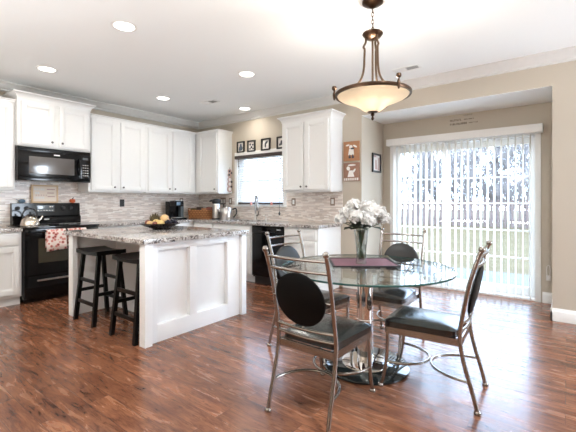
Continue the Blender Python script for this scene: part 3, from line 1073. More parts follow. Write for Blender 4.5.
# backsplash
b = MB().box(0.0005, 0.008, -3.98, -0.0, 0.871, ZB - 0.0005).box(0.0005, 0.008, -3.102, -2.242, ZB - 0.0005, 1.9245)
tag(b.build('tile_backsplash', M['mosaic_y'], smooth=False), 'beige strip mosaic tile backsplash behind the range and coffee maker', 'backsplash')
b = MB().box(0.009, WX0 - 0.066, -0.008, -0.0005, 0.871, ZB - 0.0005).box(WX0 - 0.066, WX1 + 0.066, -0.008, -0.0005, 0.871, WZ0 - 0.036).box(WX1 + 0.066, 3.195, -0.008, -0.0005, 0.871, ZB - 0.0005)
tag(b.build('tile_backsplash', M['mosaic_x'], smooth=False), 'grey beige strip mosaic tile backsplash under and beside the window', 'backsplash')

# ================================================================== ISLAND
isl = thing('kitchen_island', 'white panelled kitchen island with granite top and stool recess', 'island', (2.2, -2.35, 0))
IX0, IX1, IY0, IY1 = 1.485, 2.955, -2.93, -1.77
b = MB()
# right end panel with corner posts
XF, XP = 2.925, 2.878
b.box(XP - 0.016, XP, IY0 + 0.01, IY1 - 0.01, 0, 0.868)
b.box(2.882, IX1 + 0.012, IY0 - 0.025, IY0 + 0.045, 0, 0.868, 0.003)
b.box(XF - 0.075, IX1 + 0.012, IY1 - 0.045, IY1 + 0.022, 0, 0.868, 0.003)
b.box(XP, XF, IY0 + 0.0455, -2.810, 0.0, 0.868, 0.002)
b.box(XP, XF, -2.465, -2.385, 0.150, 0.80, 0.002)
b.box(XP, XF, -1.985, IY1 - 0.0455, 0.0, 0.868, 0.002)
b.box(XP, XF, -2.810, -1.985, 0.0, 0.150, 0.002)
b.box(XP, XF, -2.810, -1.985, 0.80, 0.868, 0.002)
b.build('end_panel', M['island'], isl)
b = MB()
b.box(IX0, IX0 + 0.055, IY0, IY1, 0, 0.868, 0.002).box(IX0 - 0.008, IX0 + 0.09, IY0 - 0.02, IY0 + 0.03, 0, 0.868, 0.003)
b.build('side_panel', M['island'], isl)
b = MB()
b.box(IX0 + 0.056, 2.857, -2.46, IY1 + 0.005, 0.0, 0.868, 0.002)
b.box(IX0 + 0.056, 2.857, -2.472, -2.46, 0.0, 0.10, 0.003)
b.build('body', M['island'], isl)
for k, (x0, x1) in enumerate(((1.55, 1.95), (1.965, 2.415), (2.43, 2.845))):
    b = MB().box(x0, x1, IY1 + 0.006, IY1 + 0.026, 0.12, 0.85, 0.004)
    b.build('door', M['island'], isl)
MB().box(1.425, 2.995, -2.985, -1.735, 0.8685, 0.91, 0.008).build('island_top', M['granite'], isl)


# ================================================================== STOOLS
def stool():
    t = thing('bar_stool', 'black wooden bar stool at the left end of the island recess', 'stool', (1.885, -2.80, 0), 0, 'black saddle stools at the island')
    b = MB()
    n = 8
    X, Y = 0.225, 0.150
    rows_t, rows_b = [], []
    for i in range(n + 1):
        x = -X + 2 * X * i / n
        z = 0.715 + 0.018 * (x / X) ** 2
        b2 = 0.685 + 0.006 * (x / X) ** 2
        rows_t.append((x, z)); rows_b.append((x, b2))
    poly = [(x, -Y, z) for x, z in rows_b] + [(x, -Y, z) for x, z in rows_t[::-1]]
    b.prism(poly, (0, 2 * Y, 0))
    bmesh.ops.bevel(b.bm, geom=[e for e in b.bm.edges if len(e.link_faces) == 2 and e.calc_face_angle(0) > 0.8], offset=0.006, segments=2, affect='EDGES')
    b.build('seat', M['stool'], t, local=True)
    s = 0.018
    feet = {}
    for sx in (-1, 1):
        for sy in (-1, 1):
            top = Vector((sx * 0.165, sy * 0.100, 0.690))
            ft = Vector((sx * 0.200, sy * 0.165, 0.0))
            feet[sx, sy] = (top, ft)
            q = lambda c: [(c.x - s, c.y - s, c.z), (c.x + s, c.y - s, c.z), (c.x + s, c.y + s, c.z), (c.x - s, c.y + s, c.z)]
            MB().hexa(q(ft), q(top)).build('leg', M['stool'], t, local=True)

    def at(k, z):
        top, ft = feet[k]
        return ft.lerp(top, z / 0.690)
    for (k1, k2, z) in (((-1, -1), (1, -1), 0.20), ((-1, 1), (1, 1), 0.20), ((-1, -1), (-1, 1), 0.30), ((1, -1), (1, 1), 0.30), ((-1, -1), (1, -1), 0.42), ((-1, 1), (1, 1), 0.42)):
        p, q_ = at(k1, z), at(k2, z)
        bb = MB()
        d = (q_ - p)
        if abs(d.x) > abs(d.y):
            bb.box(p.x + s, q_.x - s, p.y - 0.010, p.y + 0.010, z - 0.016, z + 0.016, 0.002)
        else:
            bb.box(p.x - 0.010, p.x + 0.010, p.y + s, q_.y - s, z - 0.016, z + 0.016, 0.002)
        bb.build('rung', M['stool'], t, local=True)
    return t


st1 = stool()
dup(st1, (2.632, -2.80, 0), 0.0, 'black wooden bar stool tucked beside the island corner post')

# ================================================================== RANGE + MICROWAVE
RY0, RY1 = -3.112, -2.246
rg = thing('kitchen_range', 'black electric range with backguard between the white cabinets', 'range', (0.34, -2.68, 0))
b = MB().box(0.012, 0.640, RY0 + 0.002, RY1 - 0.002, 0.055, 0.895, 0.004).box(0.05, 0.60, RY0 + 0.02, RY1 - 0.02, 0.0, 0.055)
b.build('body', M['black_gloss'], rg)
b = MB().box(0.012, 0.685, RY0, RY1, 0.8955, 0.918, 0.006)
ck = b.build('cooktop', M['black_glass'], rg)
for (x, y, r) in ((0.22, -2.90, 0.085), (0.22, -2.46, 0.105), (0.48, -2.90, 0.105), (0.48, -2.46, 0.085)):
    MB().lathe([(r - 0.006, 0.9183), (r, 0.9183), (r, 0.9190), (r - 0.006, 0.9190), (r - 0.006, 0.9183)], (x, y, 0), 36).build('burner_ring', M['grey_print'], ck)
b = MB()
GY0 = -3.070
b.prism([(0.012, GY0, 0.919), (0.115, GY0, 0.919), (0.115, GY0, 1.01), (0.085, GY0, 1.03), (0.075, GY0, 1.198), (0.065, GY0, 1.203), (0.012, GY0, 1.203)], (0, RY1 - GY0, 0))
bg = b.build('backguard', M['black_gloss'], rg)
for y in (-3.01, -2.91, -2.47, -2.37):
    bb = MB().lathe([(0, 0), (0.026, 0), (0.024, 0.020), (0.018, 0.026), (0, 0.027)], (0, 0, 0), 20).box(-0.004, 0.004, -0.022, 0.022, 0.02, 0.034, 0.002)
    bb.xform(Matrix.Translation((0.0795, y, 1.135)) @ Matrix.Rotation(PI / 2 - 0.06, 4, 'Y'))
    bb.build('control_knob', M['black_matte'], bg)
MB().box(0.074, 0.0835, -2.80, -2.58, 1.085, 1.175, 0.003).build('display', M['display'], bg)
b = MB()
for i in range(6):
    b.box(0.083, 0.0845, -2.785 + i * 0.034, -2.765 + i * 0.034, 1.097, 1.107)
for i in range(2):
    b.box(0.083, 0.0845, -2.64 + i * 0.026, -2.622 + i * 0.026, 1.145, 1.160)
b.build('display_mark', M['plate_white'], bg)
MB().box(0.110, 0.1165, -2.715, -2.655, 0.975, 0.990, 0.001).build('badge', M['plate_white'], bg)
dr = MB().box(0.6405, 0.662, RY0 + 0.006, RY1 - 0.006, 0.335, 0.890, 0.004).build('oven_door', M['black_gloss'], rg)
MB().box(0.660, 0.6655, -2.965, -2.395, 0.475, 0.775, 0.004).build('oven_window', M['oven_window'], dr)
b = MB()
b.tube([(0.725, RY0 + 0.05, 0.862), (0.725, RY1 - 0.05, 0.862)], 0.013, 14)
for y in (RY0 + 0.07, RY1 - 0.07):
    b.tube([(0.66, y, 0.862), (0.725, y, 0.862)], 0.011, 10)
b.build('handle', M['black_gloss'], dr)
dw_ = MB().box(0.6405, 0.660, RY0 + 0.006, RY1 - 0.006, 0.085, 0.325, 0.004).build('storage_drawer', M['black_gloss'], rg)
MB().box(0.6595, 0.690, -2.98, -2.38, 0.258, 0.278, 0.008).build('handle', M['steel'], dw_)

mw = thing('microwave', 'black over-the-range microwave under the short wall cabinet', 'microwave', (0.2, -2.68, 1.475))
my0, my1 = -3.100, -2.243
MB().box(0.010, 0.385, my0, my1, 1.488, 1.910, 0.004).build('body', M['black_gloss'], mw)
d = MB().box(0.3855, 0.412, my0 + 0.0, -2.375, 1.535, 1.856, 0.008).build('microwave_door', M['black_gloss'], mw)
MB().box(0.411, 0.4135, -2.985, -2.455, 1.578, 1.795, 0.01).build('viewing_window', M['mw_window'], d)
MB().box(0.4115, 0.4132, -2.705, -2.635, 1.822, 1.838, 0.001).build('badge', M['plate_white'], d)
MB().tube(bez((0.412, -2.395, 1.80), (0.465, -2.392, 1.78), (0.465, -2.392, 1.61), (0.412, -2.395, 1.59)), 0.011, 12).build('handle', M['black_gloss'], d)
cp = MB().box(0.3855, 0.410, -2.373, my1, 1.535, 1.856, 0.004).build('control_panel', M['black_gloss'], mw)
MB().box(0.4095, 0.4112, -2.345, -2.275, 1.80, 1.83).build('clock_display', M['display'], cp)
b = MB().box(0.4095, 0.4105, -2.350, -2.268, 1.570, 1.745)
for r in range(5):
    for c in range(3):
        b.box(0.4100, 0.4120, -2.347 + c * 0.028, -2.327 + c * 0.028, 1.575 + r * 0.036, 1.588 + r * 0.036, mi=1)
b.build('keypad', [M['black_gloss'], M['grey_print']], cp)
b = MB().box(0.3855, 0.405, my0, my1, 1.858, 1.910, 0.003)
for i in range(5):
    b.box(0.4045, 0.408, my0 + 0.02, my1 - 0.02, 1.864 + i * 0.009, 1.868 + i * 0.009)
b.build('vent_grille', M['black_gloss'], mw)
MB().box(0.3855, 0.405, my0, my1, 1.488, 1.533, 0.004).build('bottom_trim', M['black_gloss'], mw)

# dishwasher
dwm = thing('dishwasher', 'black dishwasher built in right of the sink', 'dishwasher', (2.295, -0.3, 0))
MB().box(1.998, 2.592, -0.595, -0.02, 0.10, 0.866, 0.003).build('body', M['black_matte'], dwm)
d = MB().box(2.001, 2.589, -0.622, -0.5955, 0.125, 0.755, 0.005).build('dishwasher_door', M['black_gloss'], dwm)
c = MB().box(2.001, 2.589, -0.626, -0.5955, 0.758, 0.866, 0.005).build('control_panel', M['black_gloss'], dwm)
MB().box(2.14, 2.45, -0.640, -0.6255, 0.775, 0.790, 0.004).build('handle', M['black_matte'], c)
MB().box(2.48, 2.55, -0.6275, -0.6262, 0.812, 0.828).build('badge', M['grey_print'], c)
MB().box(2.005, 2.585, -0.56, -0.50, 0.0, 0.0995).build('toe_kick', M['black_matte'], dwm)


# ================================================================== DINING TABLE
TX, TY = 4.553, -2.118
tb = thing('dining_table', 'round glass dining table on a chrome column and black disc', 'table', (TX, TY, 0))
MB().lathe([(0, 0.0), (0.310, 0.0), (0.318, 0.004), (0.318, 0.016), (0.312, 0.020), (0, 0.020)], (TX, TY, 0), 64).build('base', M['base_glass'], tb)
MB().lathe([(0, 0.0205), (0.172, 0.0205), (0.174, 0.024), (0.172, 0.032), (0.155, 0.036), (0, 0.036)], (TX, TY, 0), 56).build('base_plate', M['chrome'], tb)
b = MB().lathe([(0, 0.0365), (0.058, 0.0365), (0.058, 0.705), (0, 0.705)], (TX, TY, 0), 40)
b.lathe([(0.058, 0.330), (0.061, 0.334), (0.061, 0.346), (0.058, 0.350), (0.058, 0.330)], (TX, TY, 0), 40)
b.build('column', M['chrome'], tb)
MB().lathe([(0, 0.7055), (0.105, 0.7055), (0.110, 0.710), (0.110, 0.7265), (0, 0.7265)], (TX, TY, 0), 48).build('support_plate', M['chrome'], tb)
RT = 0.630
b = MB()
b.lathe([(0, 0.7270), (RT - 0.004, 0.7270)], (TX, TY, 0), 96).lathe([(RT - 0.004, 0.7400), (0, 0.7400)], (TX, TY, 0), 96)
b.lathe([(RT - 0.004, 0.7270), (RT, 0.7300), (RT, 0.7370), (RT - 0.004, 0.7400)], (TX, TY, 0), 96, mi=1)
bmesh.ops.remove_doubles(b.bm, verts=b.bm.verts, dist=1e-5)
b.build('glass_top', [M['table_glass'], M['glass_edge']], tb)


# ================================================================== CHAIRS
def chair(loc, rz, label):
    t = thing('dining_chair', label, 'chair', loc, rz, 'metal dining chairs around the glass table')
    pp = {}

    def post_y(z):
        pts = [(0, -0.290), (0.10, -0.272), (0.25, -0.235), (0.36, -0.214), (0.46, -0.210), (0.60, -0.232), (0.75, -0.262), (0.90, -0.306), (0.95, -0.325)]
        for (z0, y0), (z1, y1) in zip(pts[:-1], pts[1:]):
            if z <= z1:
                return y0 + (y1 - y0) * (z - z0) / (z1 - z0)
        return pts[-1][1]
    PX = 0.198
    for s in (-1, 1):
        pts = spline([(s * (PX + 0.005), -0.302, 0.012), (s * (PX + 0.003), -0.280, 0.10), (s * (PX + 0.001), -0.237, 0.25), (s * PX, -0.214, 0.36), (s * PX, -0.210, 0.46),
                      (s * PX, -0.232, 0.60), (s * (PX + 0.002), -0.262, 0.75), (s * (PX + 0.006), -0.306, 0.90), (s * (PX + 0.007), -0.324, 0.945)], 4)
        leg = MB().tube(pts, 0.0125, 12).build('rear_post', M['chair_metal'], t, local=True)
        MB().ball((s * (PX + 0.007), -0.325, 0.951), 0.0185).build('finial', M['chair_metal'], leg, local=True)
        MB().lathe([(0, 0), (0.019, 0.0), (0.020, 0.008), (0.016, 0.018), (0.012, 0.022), (0, 0.022)], (s * (PX + 0.005), -0.303, 0), 16).build('foot_glide', M['chair_metal'], leg, local=True)
        pts = spline([(s * 0.188, 0.276, 0.012), (s * 0.187, 0.256, 0.08), (s * 0.186, 0.237, 0.20), (s * 0.186, 0.230, 0.30), (s * 0.184, 0.229, 0.395)], 4)
        fl = MB().tube(pts, 0.0120, 12).build('front_leg', M['chair_metal'], t, local=True)
        MB().lathe([(0, 0), (0.019, 0.0), (0.020, 0.008), (0.016, 0.018), (0.012, 0.022), (0, 0.022)], (s * 0.188, 0.277, 0), 16).build('foot_glide', M['chair_metal'], fl, local=True)
    # seat frame
    b = MB()
    zt, zb = 0.407, 0.364
    for s in (-1, 1):
        b.hexa([(s * 0.172, -0.205, zb), (s * 0.190, -0.205, zb), (s * 0.200, 0.240, zb), (s * 0.182, 0.240, zb)], [(s * 0.172, -0.205, zt), (s * 0.190, -0.205, zt), (s * 0.200, 0.240, zt), (s * 0.182, 0.240, zt)])
    b.box(-0.190, 0.190, -0.215, -0.197, zb, zt, 0.002).box(-0.200, 0.200, 0.224, 0.242, zb, zt, 0.002)
    b.build('seat_frame', M['chair_metal'], t, local=True)
    # cushion
    b = MB()
    nu, nv = 14, 14

    def edge(u, v):
        y = -0.190 + 0.445 * (v + 1) / 2
        hw = 0.182 + 0.030 * (v + 1) / 2
        return u * hw, y
    top, bot = [], []
    for j in range(nv + 1):
        rt, rb = [], []
        for i in range(nu + 1):
            u, v = -1 + 2 * i / nu, -1 + 2 * j / nv
            # round the corners of the outline
            k = 1 - 0.055 * (abs(u) ** 6) * (abs(v) ** 6)
            x, y = edge(u * k, v * k)
            m = max(abs(u), abs(v))
            z = 0.444 + 0.012 * (1 - u * u) * (1 - v * v) + 0.014 * (1 - m ** 8)
            rt.append(b.bm.verts.new((x, y, z)))
            rb.append(b.bm.verts.new((x, y, 0.4075)))
        top.append(rt); bot.append(rb)
    for j in range(nv):
        for i in range(nu):
            b.bm.faces.new((top[j][i], top[j][i + 1], top[j + 1][i + 1], top[j + 1][i]))
            b.bm.faces.new((bot[j][i], bot[j + 1][i], bot[j + 1][i + 1], bot[j][i + 1]))
    ring = [(0, i) for i in range(nu)] + [(j, nu) for j in range(nv)] + [(nv, i) for i in range(nu, 0, -1)] + [(j, 0) for j in range(nv, 0, -1)]
    for k in range(len(ring)):
        a, c = ring[k], ring[(k + 1) % len(ring)]
        b.bm.faces.new((bot[a[0]][a[1]], bot[c[0]][c[1]], top[c[0]][c[1]], top[a[0]][a[1]]))
    b.build('seat', M['leather'], t, local=True, angle=60)
    # ladder bars, bowed backwards
    for z in (0.912, 0.846, 0.505, 0.458):
        y = post_y(z)
        bow = 0.022
        pts = [(x, y - bow * (1 - (x / PX) ** 2), z) for x in [(-1 + 2 * i / 12) * PX for i in range(13)]]
        MB().tube(pts, 0.0085, 10).build('back_bar', M['chair_metal'], t, local=True)
    # padded disc
    zc = 0.680
    yc = (post_y(0.53) + post_y(0.82)) / 2 - 0.010
    lean = math.atan2(post_y(0.53) - post_y(0.82), 0.29)
    b = MB().lathe([(0, 0), (0.92, 0), (1.0, 0.006), (1.0, 0.016), (0.965, 0.021), (0.88, 0.0245), (0.5, 0.0275), (0, 0.0285)], (0, 0, 0), 48, 0.166, 0.158)
    for f in b.bm.faces:
        f.material_index = 0 if max(v.co.z for v in f.verts) > 0.017 else 1
    # lathe axis z -> chair front (+y); lathe y -> up
    mt = Matrix.Translation((0, yc, zc)) @ Matrix.Rotation(lean, 4, 'X') @ Matrix(((-1, 0, 0, 0), (0, 0, 1, 0), (0, 1, 0, 0), (0, 0, 0, 1))) @ Matrix.Translation((0, 0, -0.019))
    b.xform(mt)
    disc = b.build('backrest', [M['pad'], M['disc_back']], t, local=True)
    for (x, z, dx, dz) in ((0, 0.158, 0, 0.010), (0, -0.158, 0, -0.012), (0.166, 0, 0.030, 0), (-0.166, 0, -0.030, 0)):
        za, zb_ = zc + z * 0.95, zc + z + dz
        MB().tube([(x * 0.95, yc - (za - zc) * math.tan(lean), za), (x + dx, yc - (zb_ - zc) * math.tan(lean) - (0.012 if dx == 0 else 0.0), zb_)], 0.005, 8).build('peg', M['chair_metal'], t, local=True)
    # two facing stretcher arcs
    zs = 0.172
    b = MB()
    ya = -0.254
    b.tube([(-math.cos(a) * 0.200, ya + math.sin(a) * (-0.006 - ya), zs) for a in [PI * i / 28 for i in range(29)]], 0.0085, 10)
    b.build('rear_stretcher', M['chair_metal'], t, local=True)
    b = MB()
    ya = 0.240
    b.tube([(-math.cos(a) * 0.186, ya - math.sin(a) * (ya - 0.012), zs) for a in [PI * i / 28 for i in range(29)]], 0.0085, 10)
    b.build('front_stretcher', M['chair_metal'], t, local=True)
    return t


ch = chair((4.571, -2.718, 0), 0.0, 'metal dining chair with its black round back toward the viewer')
dup(ch, (5.035, -2.135, 0), PI / 2 + 0.06, 'metal dining chair right of the table, backed by the patio door')
dup(ch, (4.065, -2.105, 0), -PI / 2 - 0.10, 'metal dining chair left of the table before the black dishwasher')
dup(ch, (4.515, -1.550, 0), PI, 'metal dining chair behind the table facing out in front of the blind')


# ================================================================== TABLE DRESSING
pm = thing('placemat', 'plum woven placemat with black border under the vase', 'placemat', (4.467, -1.992, 0.7402), math.radians(-53.4))
MB().box(-0.188, 0.188, -0.236, 0.236, 0.0005, 0.006, 0.001).build('mat', M['placemat'], pm, local=True)
b = MB()
for x0, x1, y0, y1 in ((-0.204, -0.186, -0.252, 0.252), (0.186, 0.204, -0.252, 0.252), (-0.186, 0.186, -0.252, -0.234), (-0.186, 0.186, 0.234, 0.252)):
    b.box(x0, x1, y0, y1, 0.0, 0.010, 0.001)
b.build('border', M['mat_edge'], pm, local=True)

VX, VY, VZ = 4.495, -2.065, 0.7468
va = thing('vase', 'tall cut glass vase standing on the plum placemat', 'vase', (VX, VY, VZ))
prof_o = [(0, 0), (0.040, 0.0), (0.042, 0.006), (0.038, 0.03), (0.036, 0.06), (0.041, 0.13), (0.050, 0.20), (0.058, 0.262)]
prof_i = [(0.055, 0.262), (0.046, 0.20), (0.037, 0.13), (0.032, 0.06), (0.030, 0.035), (0, 0.030)]
MB().lathe(prof_o + prof_i, (VX, VY, VZ), 12).build('vase_body', M['vase_glass'], va, angle=20)
MB().lathe([(0, 0.031), (0.029, 0.0355), (0.0315, 0.06), (0.0365, 0.13), (0.040, 0.15), (0, 0.15)], (VX, VY, VZ), 12).build('water', thin_glass('vase_water', (0.92, 0.95, 0.94), 0.5, 0.03), va)


def flower(dx, dy, dz, r, seed, label):
    rnd = random.Random(seed)
    c = Vector((VX + dx, VY + dy, VZ + dz))
    t = thing('white_flower', label, 'flower', (VX + dx * 0.12, VY + dy * 0.12, VZ + 0.04), 0, 'white flowers in the glass vase')
    a = Vector((VX - dx * 0.12, VY - dy * 0.12, VZ + 0.045))
    pts = spline([a, (VX + dx * 0.05, VY + dy * 0.05, VZ + 0.16), (VX + dx * 0.22, VY + dy * 0.22, VZ + 0.262), c - Vector((0, 0, r * 0.3))], 5)
    MB().tube(pts, 0.0032, 6).build('stem', M['stem'], t)
    b = MB()
    # ruffled petals around a core
    n = 84
    for i in range(n):
        zz = 1 - 1.55 * (i + 0.5) / n
        ph = i * 2.39996 + rnd.uniform(-.25, .25)
        rr = math.sqrt(max(0, 1 - zz * zz))
        d = Vector((rr * math.cos(ph), rr * math.sin(ph), zz))
        pc = c + Vector((d.x, d.y, d.z * 0.78)) * r * rnd.uniform(0.66, 1.04)
        up = Vector((0, 0, 1)) if abs(d.z) < 0.95 else Vector((1, 0, 0))
        u = up.cross(d).normalized()
        w = d.cross(u)
        sz = r * rnd.uniform(0.22, 0.33)
        tilt = rnd.uniform(-0.9, 0.9)
        nrm = (d + w * tilt + u * rnd.uniform(-.8, .8)).normalized()
        u = up.cross(nrm).normalized()
        w = nrm.cross(u)
        ctr = b.bm.verts.new(pc - nrm * sz * 0.35)
        ring = []
        m = 9
        for k in range(m):
            an = 2 * PI * k / m
            rad = sz * (1 + 0.22 * math.sin(3 * an + ph))
            ring.append(b.bm.verts.new(pc + u * math.cos(an) * rad + w * math.sin(an) * rad + nrm * sz * 0.16 * math.sin(2 * an + seed)))
        for k in range(m):
            b.bm.faces.new((ctr, ring[k], ring[(k + 1) % m]))
    b.ball(tuple(c), r * 0.45, 12, 8, (1, 1, 0.78))
    b.build('bloom', M['petal'], t, angle=180)
    # leaves at the stem head
    b = MB()
    for i in range(8):
        ph = rnd.uniform(0, 2 * PI)
        o = Vector((VX + dx * 0.45, VY + dy * 0.45, VZ + 0.262 + (dz - 0.30) * 0.15 + rnd.uniform(0.0, 0.05)))
        d = Vector((math.cos(ph), math.sin(ph), rnd.uniform(-0.15, 0.5))).normalized()
        s_ = Vector((-d.y, d.x, 0)).normalized()
        L = 0.095
        q = [o, o + d * L * 0.5 + s_ * 0.034, o + d * L - Vector((0, 0, 0.01)), o + d * L * 0.5 - s_ * 0.034]
        up = Vector((0, 0, 0.0015))
        b.hexa(q, [p + up for p in q])
    b.build('leaf', M['leaf'], t)
    return t


for i, (dx, dy, dz, r, lab) in enumerate((
        (-0.085, -0.050, 0.385, 0.066, 'large white bloom at the front left of the vase bouquet'),
        (0.020, -0.085, 0.360, 0.068, 'white bloom lowest at the front of the vase bouquet'),
        (0.110, 0.020, 0.395, 0.072, 'wide white bloom on the right side of the vase bouquet'),
        (-0.060, -0.005, 0.445, 0.062, 'topmost white bloom on the left of the vase bouquet'),
        (0.045, 0.035, 0.430, 0.066, 'white bloom at the top middle of the vase bouquet'),
        (-0.128, -0.098, 0.340, 0.048, 'small white bloom drooping at the far left of the bouquet'),
        (0.150, 0.095, 0.340, 0.058, 'white bloom drooping at the far right of the bouquet'),
        (0.085, -0.060, 0.335, 0.052, 'small white bloom under the wide right bloom of the bouquet'))):
    flower(dx, dy, dz, r, 31 + i, lab)


# ================================================================== PENDANT LAMP
PX_, PY_ = 4.580, -2.045
pd = thing('pendant_lamp', 'bronze pendant lamp with frosted amber bowl hanging over the table', 'lamp', (PX_, PY_, H))
C0 = (PX_, PY_, 0)
MB().lathe([(0, H - 0.052), (0.018, H - 0.050), (0.030, H - 0.040), (0.062, H - 0.026), (0.078, H - 0.014), (0.078, H - 0.001), (0, H - 0.001)], C0, 36).build('ceiling_canopy', M['bronze'], pd)
b = MB()
z = H - 0.055
for i in range(6):
    ax = i % 2
    ps = []
    for k in range(14):
        a = 2 * PI * k / 14
        ps.append((PX_ + (math.cos(a) * 0.010 if ax else 0), PY_ + (0 if ax else math.cos(a) * 0.010), z - 0.016 + math.sin(a) * 0.019))
    b.tube(ps, 0.003, 6, closed=True)
    z -= 0.0285
b.build('chain', M['bronze_rod'], pd)
ztop = z - 0.004
MB().lathe([(0, 2.455), (0.030, 2.457), (0.055, 2.470), (0.074, 2.492), (0.078, 2.500), (0.074, 2.508), (0.030, 2.520), (0.014, 2.532), (0.012, ztop), (0, ztop)], C0, 36).build('hub_disc', M['bronze'], pd)
RZ = 2.042
RR = 0.276
view_left = math.radians(180 + 37.4)
for k in range(3):
    a = view_left + k * 2 * PI / 3 - 0.10
    e = Vector((math.cos(a), math.sin(a), 0))
    o = Vector((PX_, PY_, 0))
    prof = [(0.052, 2.475), (0.052, 2.440), (0.068, 2.405), (0.060, 2.385), (0.062, 2.32), (0.066, 2.24), (0.085, 2.165), (0.135, 2.098), (0.200, 2.056), (RR - 0.004, RZ + 0.006)]
    pts = spline([o + e * r + Vector((0, 0, z_)) for r, z_ in prof], 5)
    arm = MB().tube(pts, 0.0082, 10).build('arm', M['bronze_rod'], pd)
    q = o + e * (RR + 0.014)
    b = MB().lathe([(0, RZ - 0.040), (0.006, RZ - 0.036), (0.010, RZ - 0.016), (0.012, RZ + 0.012), (0.007, RZ + 0.028), (0.006, RZ + 0.036), (0.016, RZ + 0.044), (0.019, RZ + 0.056), (0.015, RZ + 0.068), (0, RZ + 0.074)], tuple(q), 16)
    b.build('rim_finial', M['bronze'], arm)
MB().tube([(PX_, PY_, 2.46), (PX_, PY_, 1.955)], 0.008, 12).build('centre_rod', M['bronze_rod'], pd)
MB().lathe([(RR - 0.008, RZ - 0.014), (RR + 0.006, RZ - 0.016), (RR + 0.010, RZ - 0.006), (RR + 0.010, RZ + 0.006), (RR + 0.004, RZ + 0.012), (RR - 0.008, RZ + 0.010), (RR - 0.008, RZ - 0.014)], C0, 72).build('rim_band', M['bronze'], pd)
bp = [(0.030, 1.908), (0.058, 1.914), (0.080, 1.928), (0.105, 1.948), (0.138, 1.967), (0.176, 1.983), (0.215, 1.998), (0.246, 2.012), (0.262, 2.024), (RR - 0.009, RZ - 0.008)]
bi = [(r - 0.004, z + 0.004) for r, z in bp[::-1]]
MB().lathe(bp + bi + [bp[0]], C0, 72).build('bowl_shade', M['bowl'], pd)
MB().lathe([(0, 1.842), (0.006, 1.846), (0.012, 1.856), (0.008, 1.868), (0.006, 1.874), (0.015, 1.884), (0.012, 1.894), (0.010, 1.899), (0.036, 1.903), (0.040, 1.9075), (0, 1.9085)], C0, 24).build('bottom_finial', M['bronze'], pd)
for k in range(3):
    a = view_left + 0.6 + k * 2 * PI / 3
    p = Vector((PX_ + 0.10 * math.cos(a), PY_ + 0.10 * math.sin(a), 2.02))
    s_ = MB().tube([(PX_, PY_, 1.985), tuple(p - Vector((0, 0, 0.033)))], 0.008, 8).lathe([(0, -0.04), (0.014, -0.04), (0.014, -0.012), (0, -0.012)], tuple(p), 14).build('bulb_socket', M['bronze'], pd)
    MB().ball(tuple(p + Vector((0, 0, 0.016))), 0.028, 16, 10, (1, 1, 1.15)).build('bulb', M['bulb'], s_)
    ld = bpy.data.lights.new('bulb_light', 'POINT')
    ld.energy = 13
    ld.color = (1.0, 0.95, 0.87)
    ld.shadow_soft_size = 0.03
    lo = bpy.data.objects.new('bulb_light', ld)
    COL.objects.link(lo)
    lo.parent = pd
    lo.location = Vector((0.052 * math.cos(a), 0.052 * math.sin(a), 2.035 - H))

# ================================================================== CEILING LIGHTS AND VENTS
LIGHTS = [((2.700, -2.990), 'recessed ceiling light largest and nearest the viewer, over the island'),
          ((1.000, -2.990), 'recessed ceiling light in front of the microwave cabinet'),
          ((2.710, -1.475), 'recessed ceiling light beside the pendant lamp, over the island end'),
          ((1.015, -1.480), 'recessed ceiling light above the white cabinets near the corner'),
          ((1.550, -0.310), 'recessed ceiling light washing the wall above the kitchen window')]


def can_light(x, y, label):
    t = thing('recessed_light', label, 'ceiling light', (x, y, H), 0, 'recessed ceiling lights')
    MB().lathe([(0.082, -0.001), (0.106, -0.001), (0.108, -0.004), (0.101, -0.008), (0.086, -0.007), (0.082, -0.001)], (x, y, H), 36).build('trim_ring', M['trim'], t)
    MB().lathe([(0, -0.004), (0.083, -0.004), (0.083, -0.001), (0, -0.001)], (x, y, H), 36).build('lens', M['can_light'], t)
    ld = bpy.data.lights.new('can_light', 'AREA')
    ld.shape = 'DISK'
    ld.size = 0.13
    ld.energy = 3.8
    ld.color = (1.0, 0.95, 0.87)
    ld.spread = math.radians(150)
    lo = bpy.data.objects.new('can_light', ld)
    COL.objects.link(lo)
    lo.parent = t
    lo.location = (0, 0, -0.010)


for (x, y), lab in LIGHTS:
    can_light(x, y, lab)


def ceiling_vent(x0, x1, y0, y1, label):
    t = thing('ceiling_vent', label, 'vent', ((x0 + x1) / 2, (y0 + y1) / 2, H), 0, 'ceiling vents')
    b = MB()
    f = 0.018
    b.box(x0, x1, y0, y0 + f, H - 0.008, H - 0.001, 0.002).box(x0, x1, y1 - f, y1, H - 0.008, H - 0.001, 0.002)
    b.box(x0, x0 + f, y0 + f, y1 - f, H - 0.008, H - 0.001, 0.002).box(x1 - f, x1, y0 + f, y1 - f, H - 0.008, H - 0.001, 0.002)
    b.build('frame', M['trim'], t)
    MB().box(x0 + f, x1 - f, y0 + f, y1 - f, H - 0.003, H - 0.001).build('backing', M['vent_grey'], t)
    b = MB()
    n = 12
    for i in range(n):
        x = x0 + f + (i + 0.5) * (x1 - x0 - 2 * f) / n
        s = 0.006 if i < n / 2 else -0.006
        b.hexa([(x - 0.004 - s, y0 + f, H - 0.009), (x - 0.002 - s, y0 + f, H - 0.009), (x - 0.002 - s, y1 - f, H - 0.009), (x - 0.004 - s, y1 - f, H - 0.009)],
               [(x + s, y0 + f, H - 0.003), (x + 0.002 + s, y0 + f, H - 0.003), (x + 0.002 + s, y1 - f, H - 0.003), (x + s, y1 - f, H - 0.003)])
    b.build('louvers', M['trim'], t)


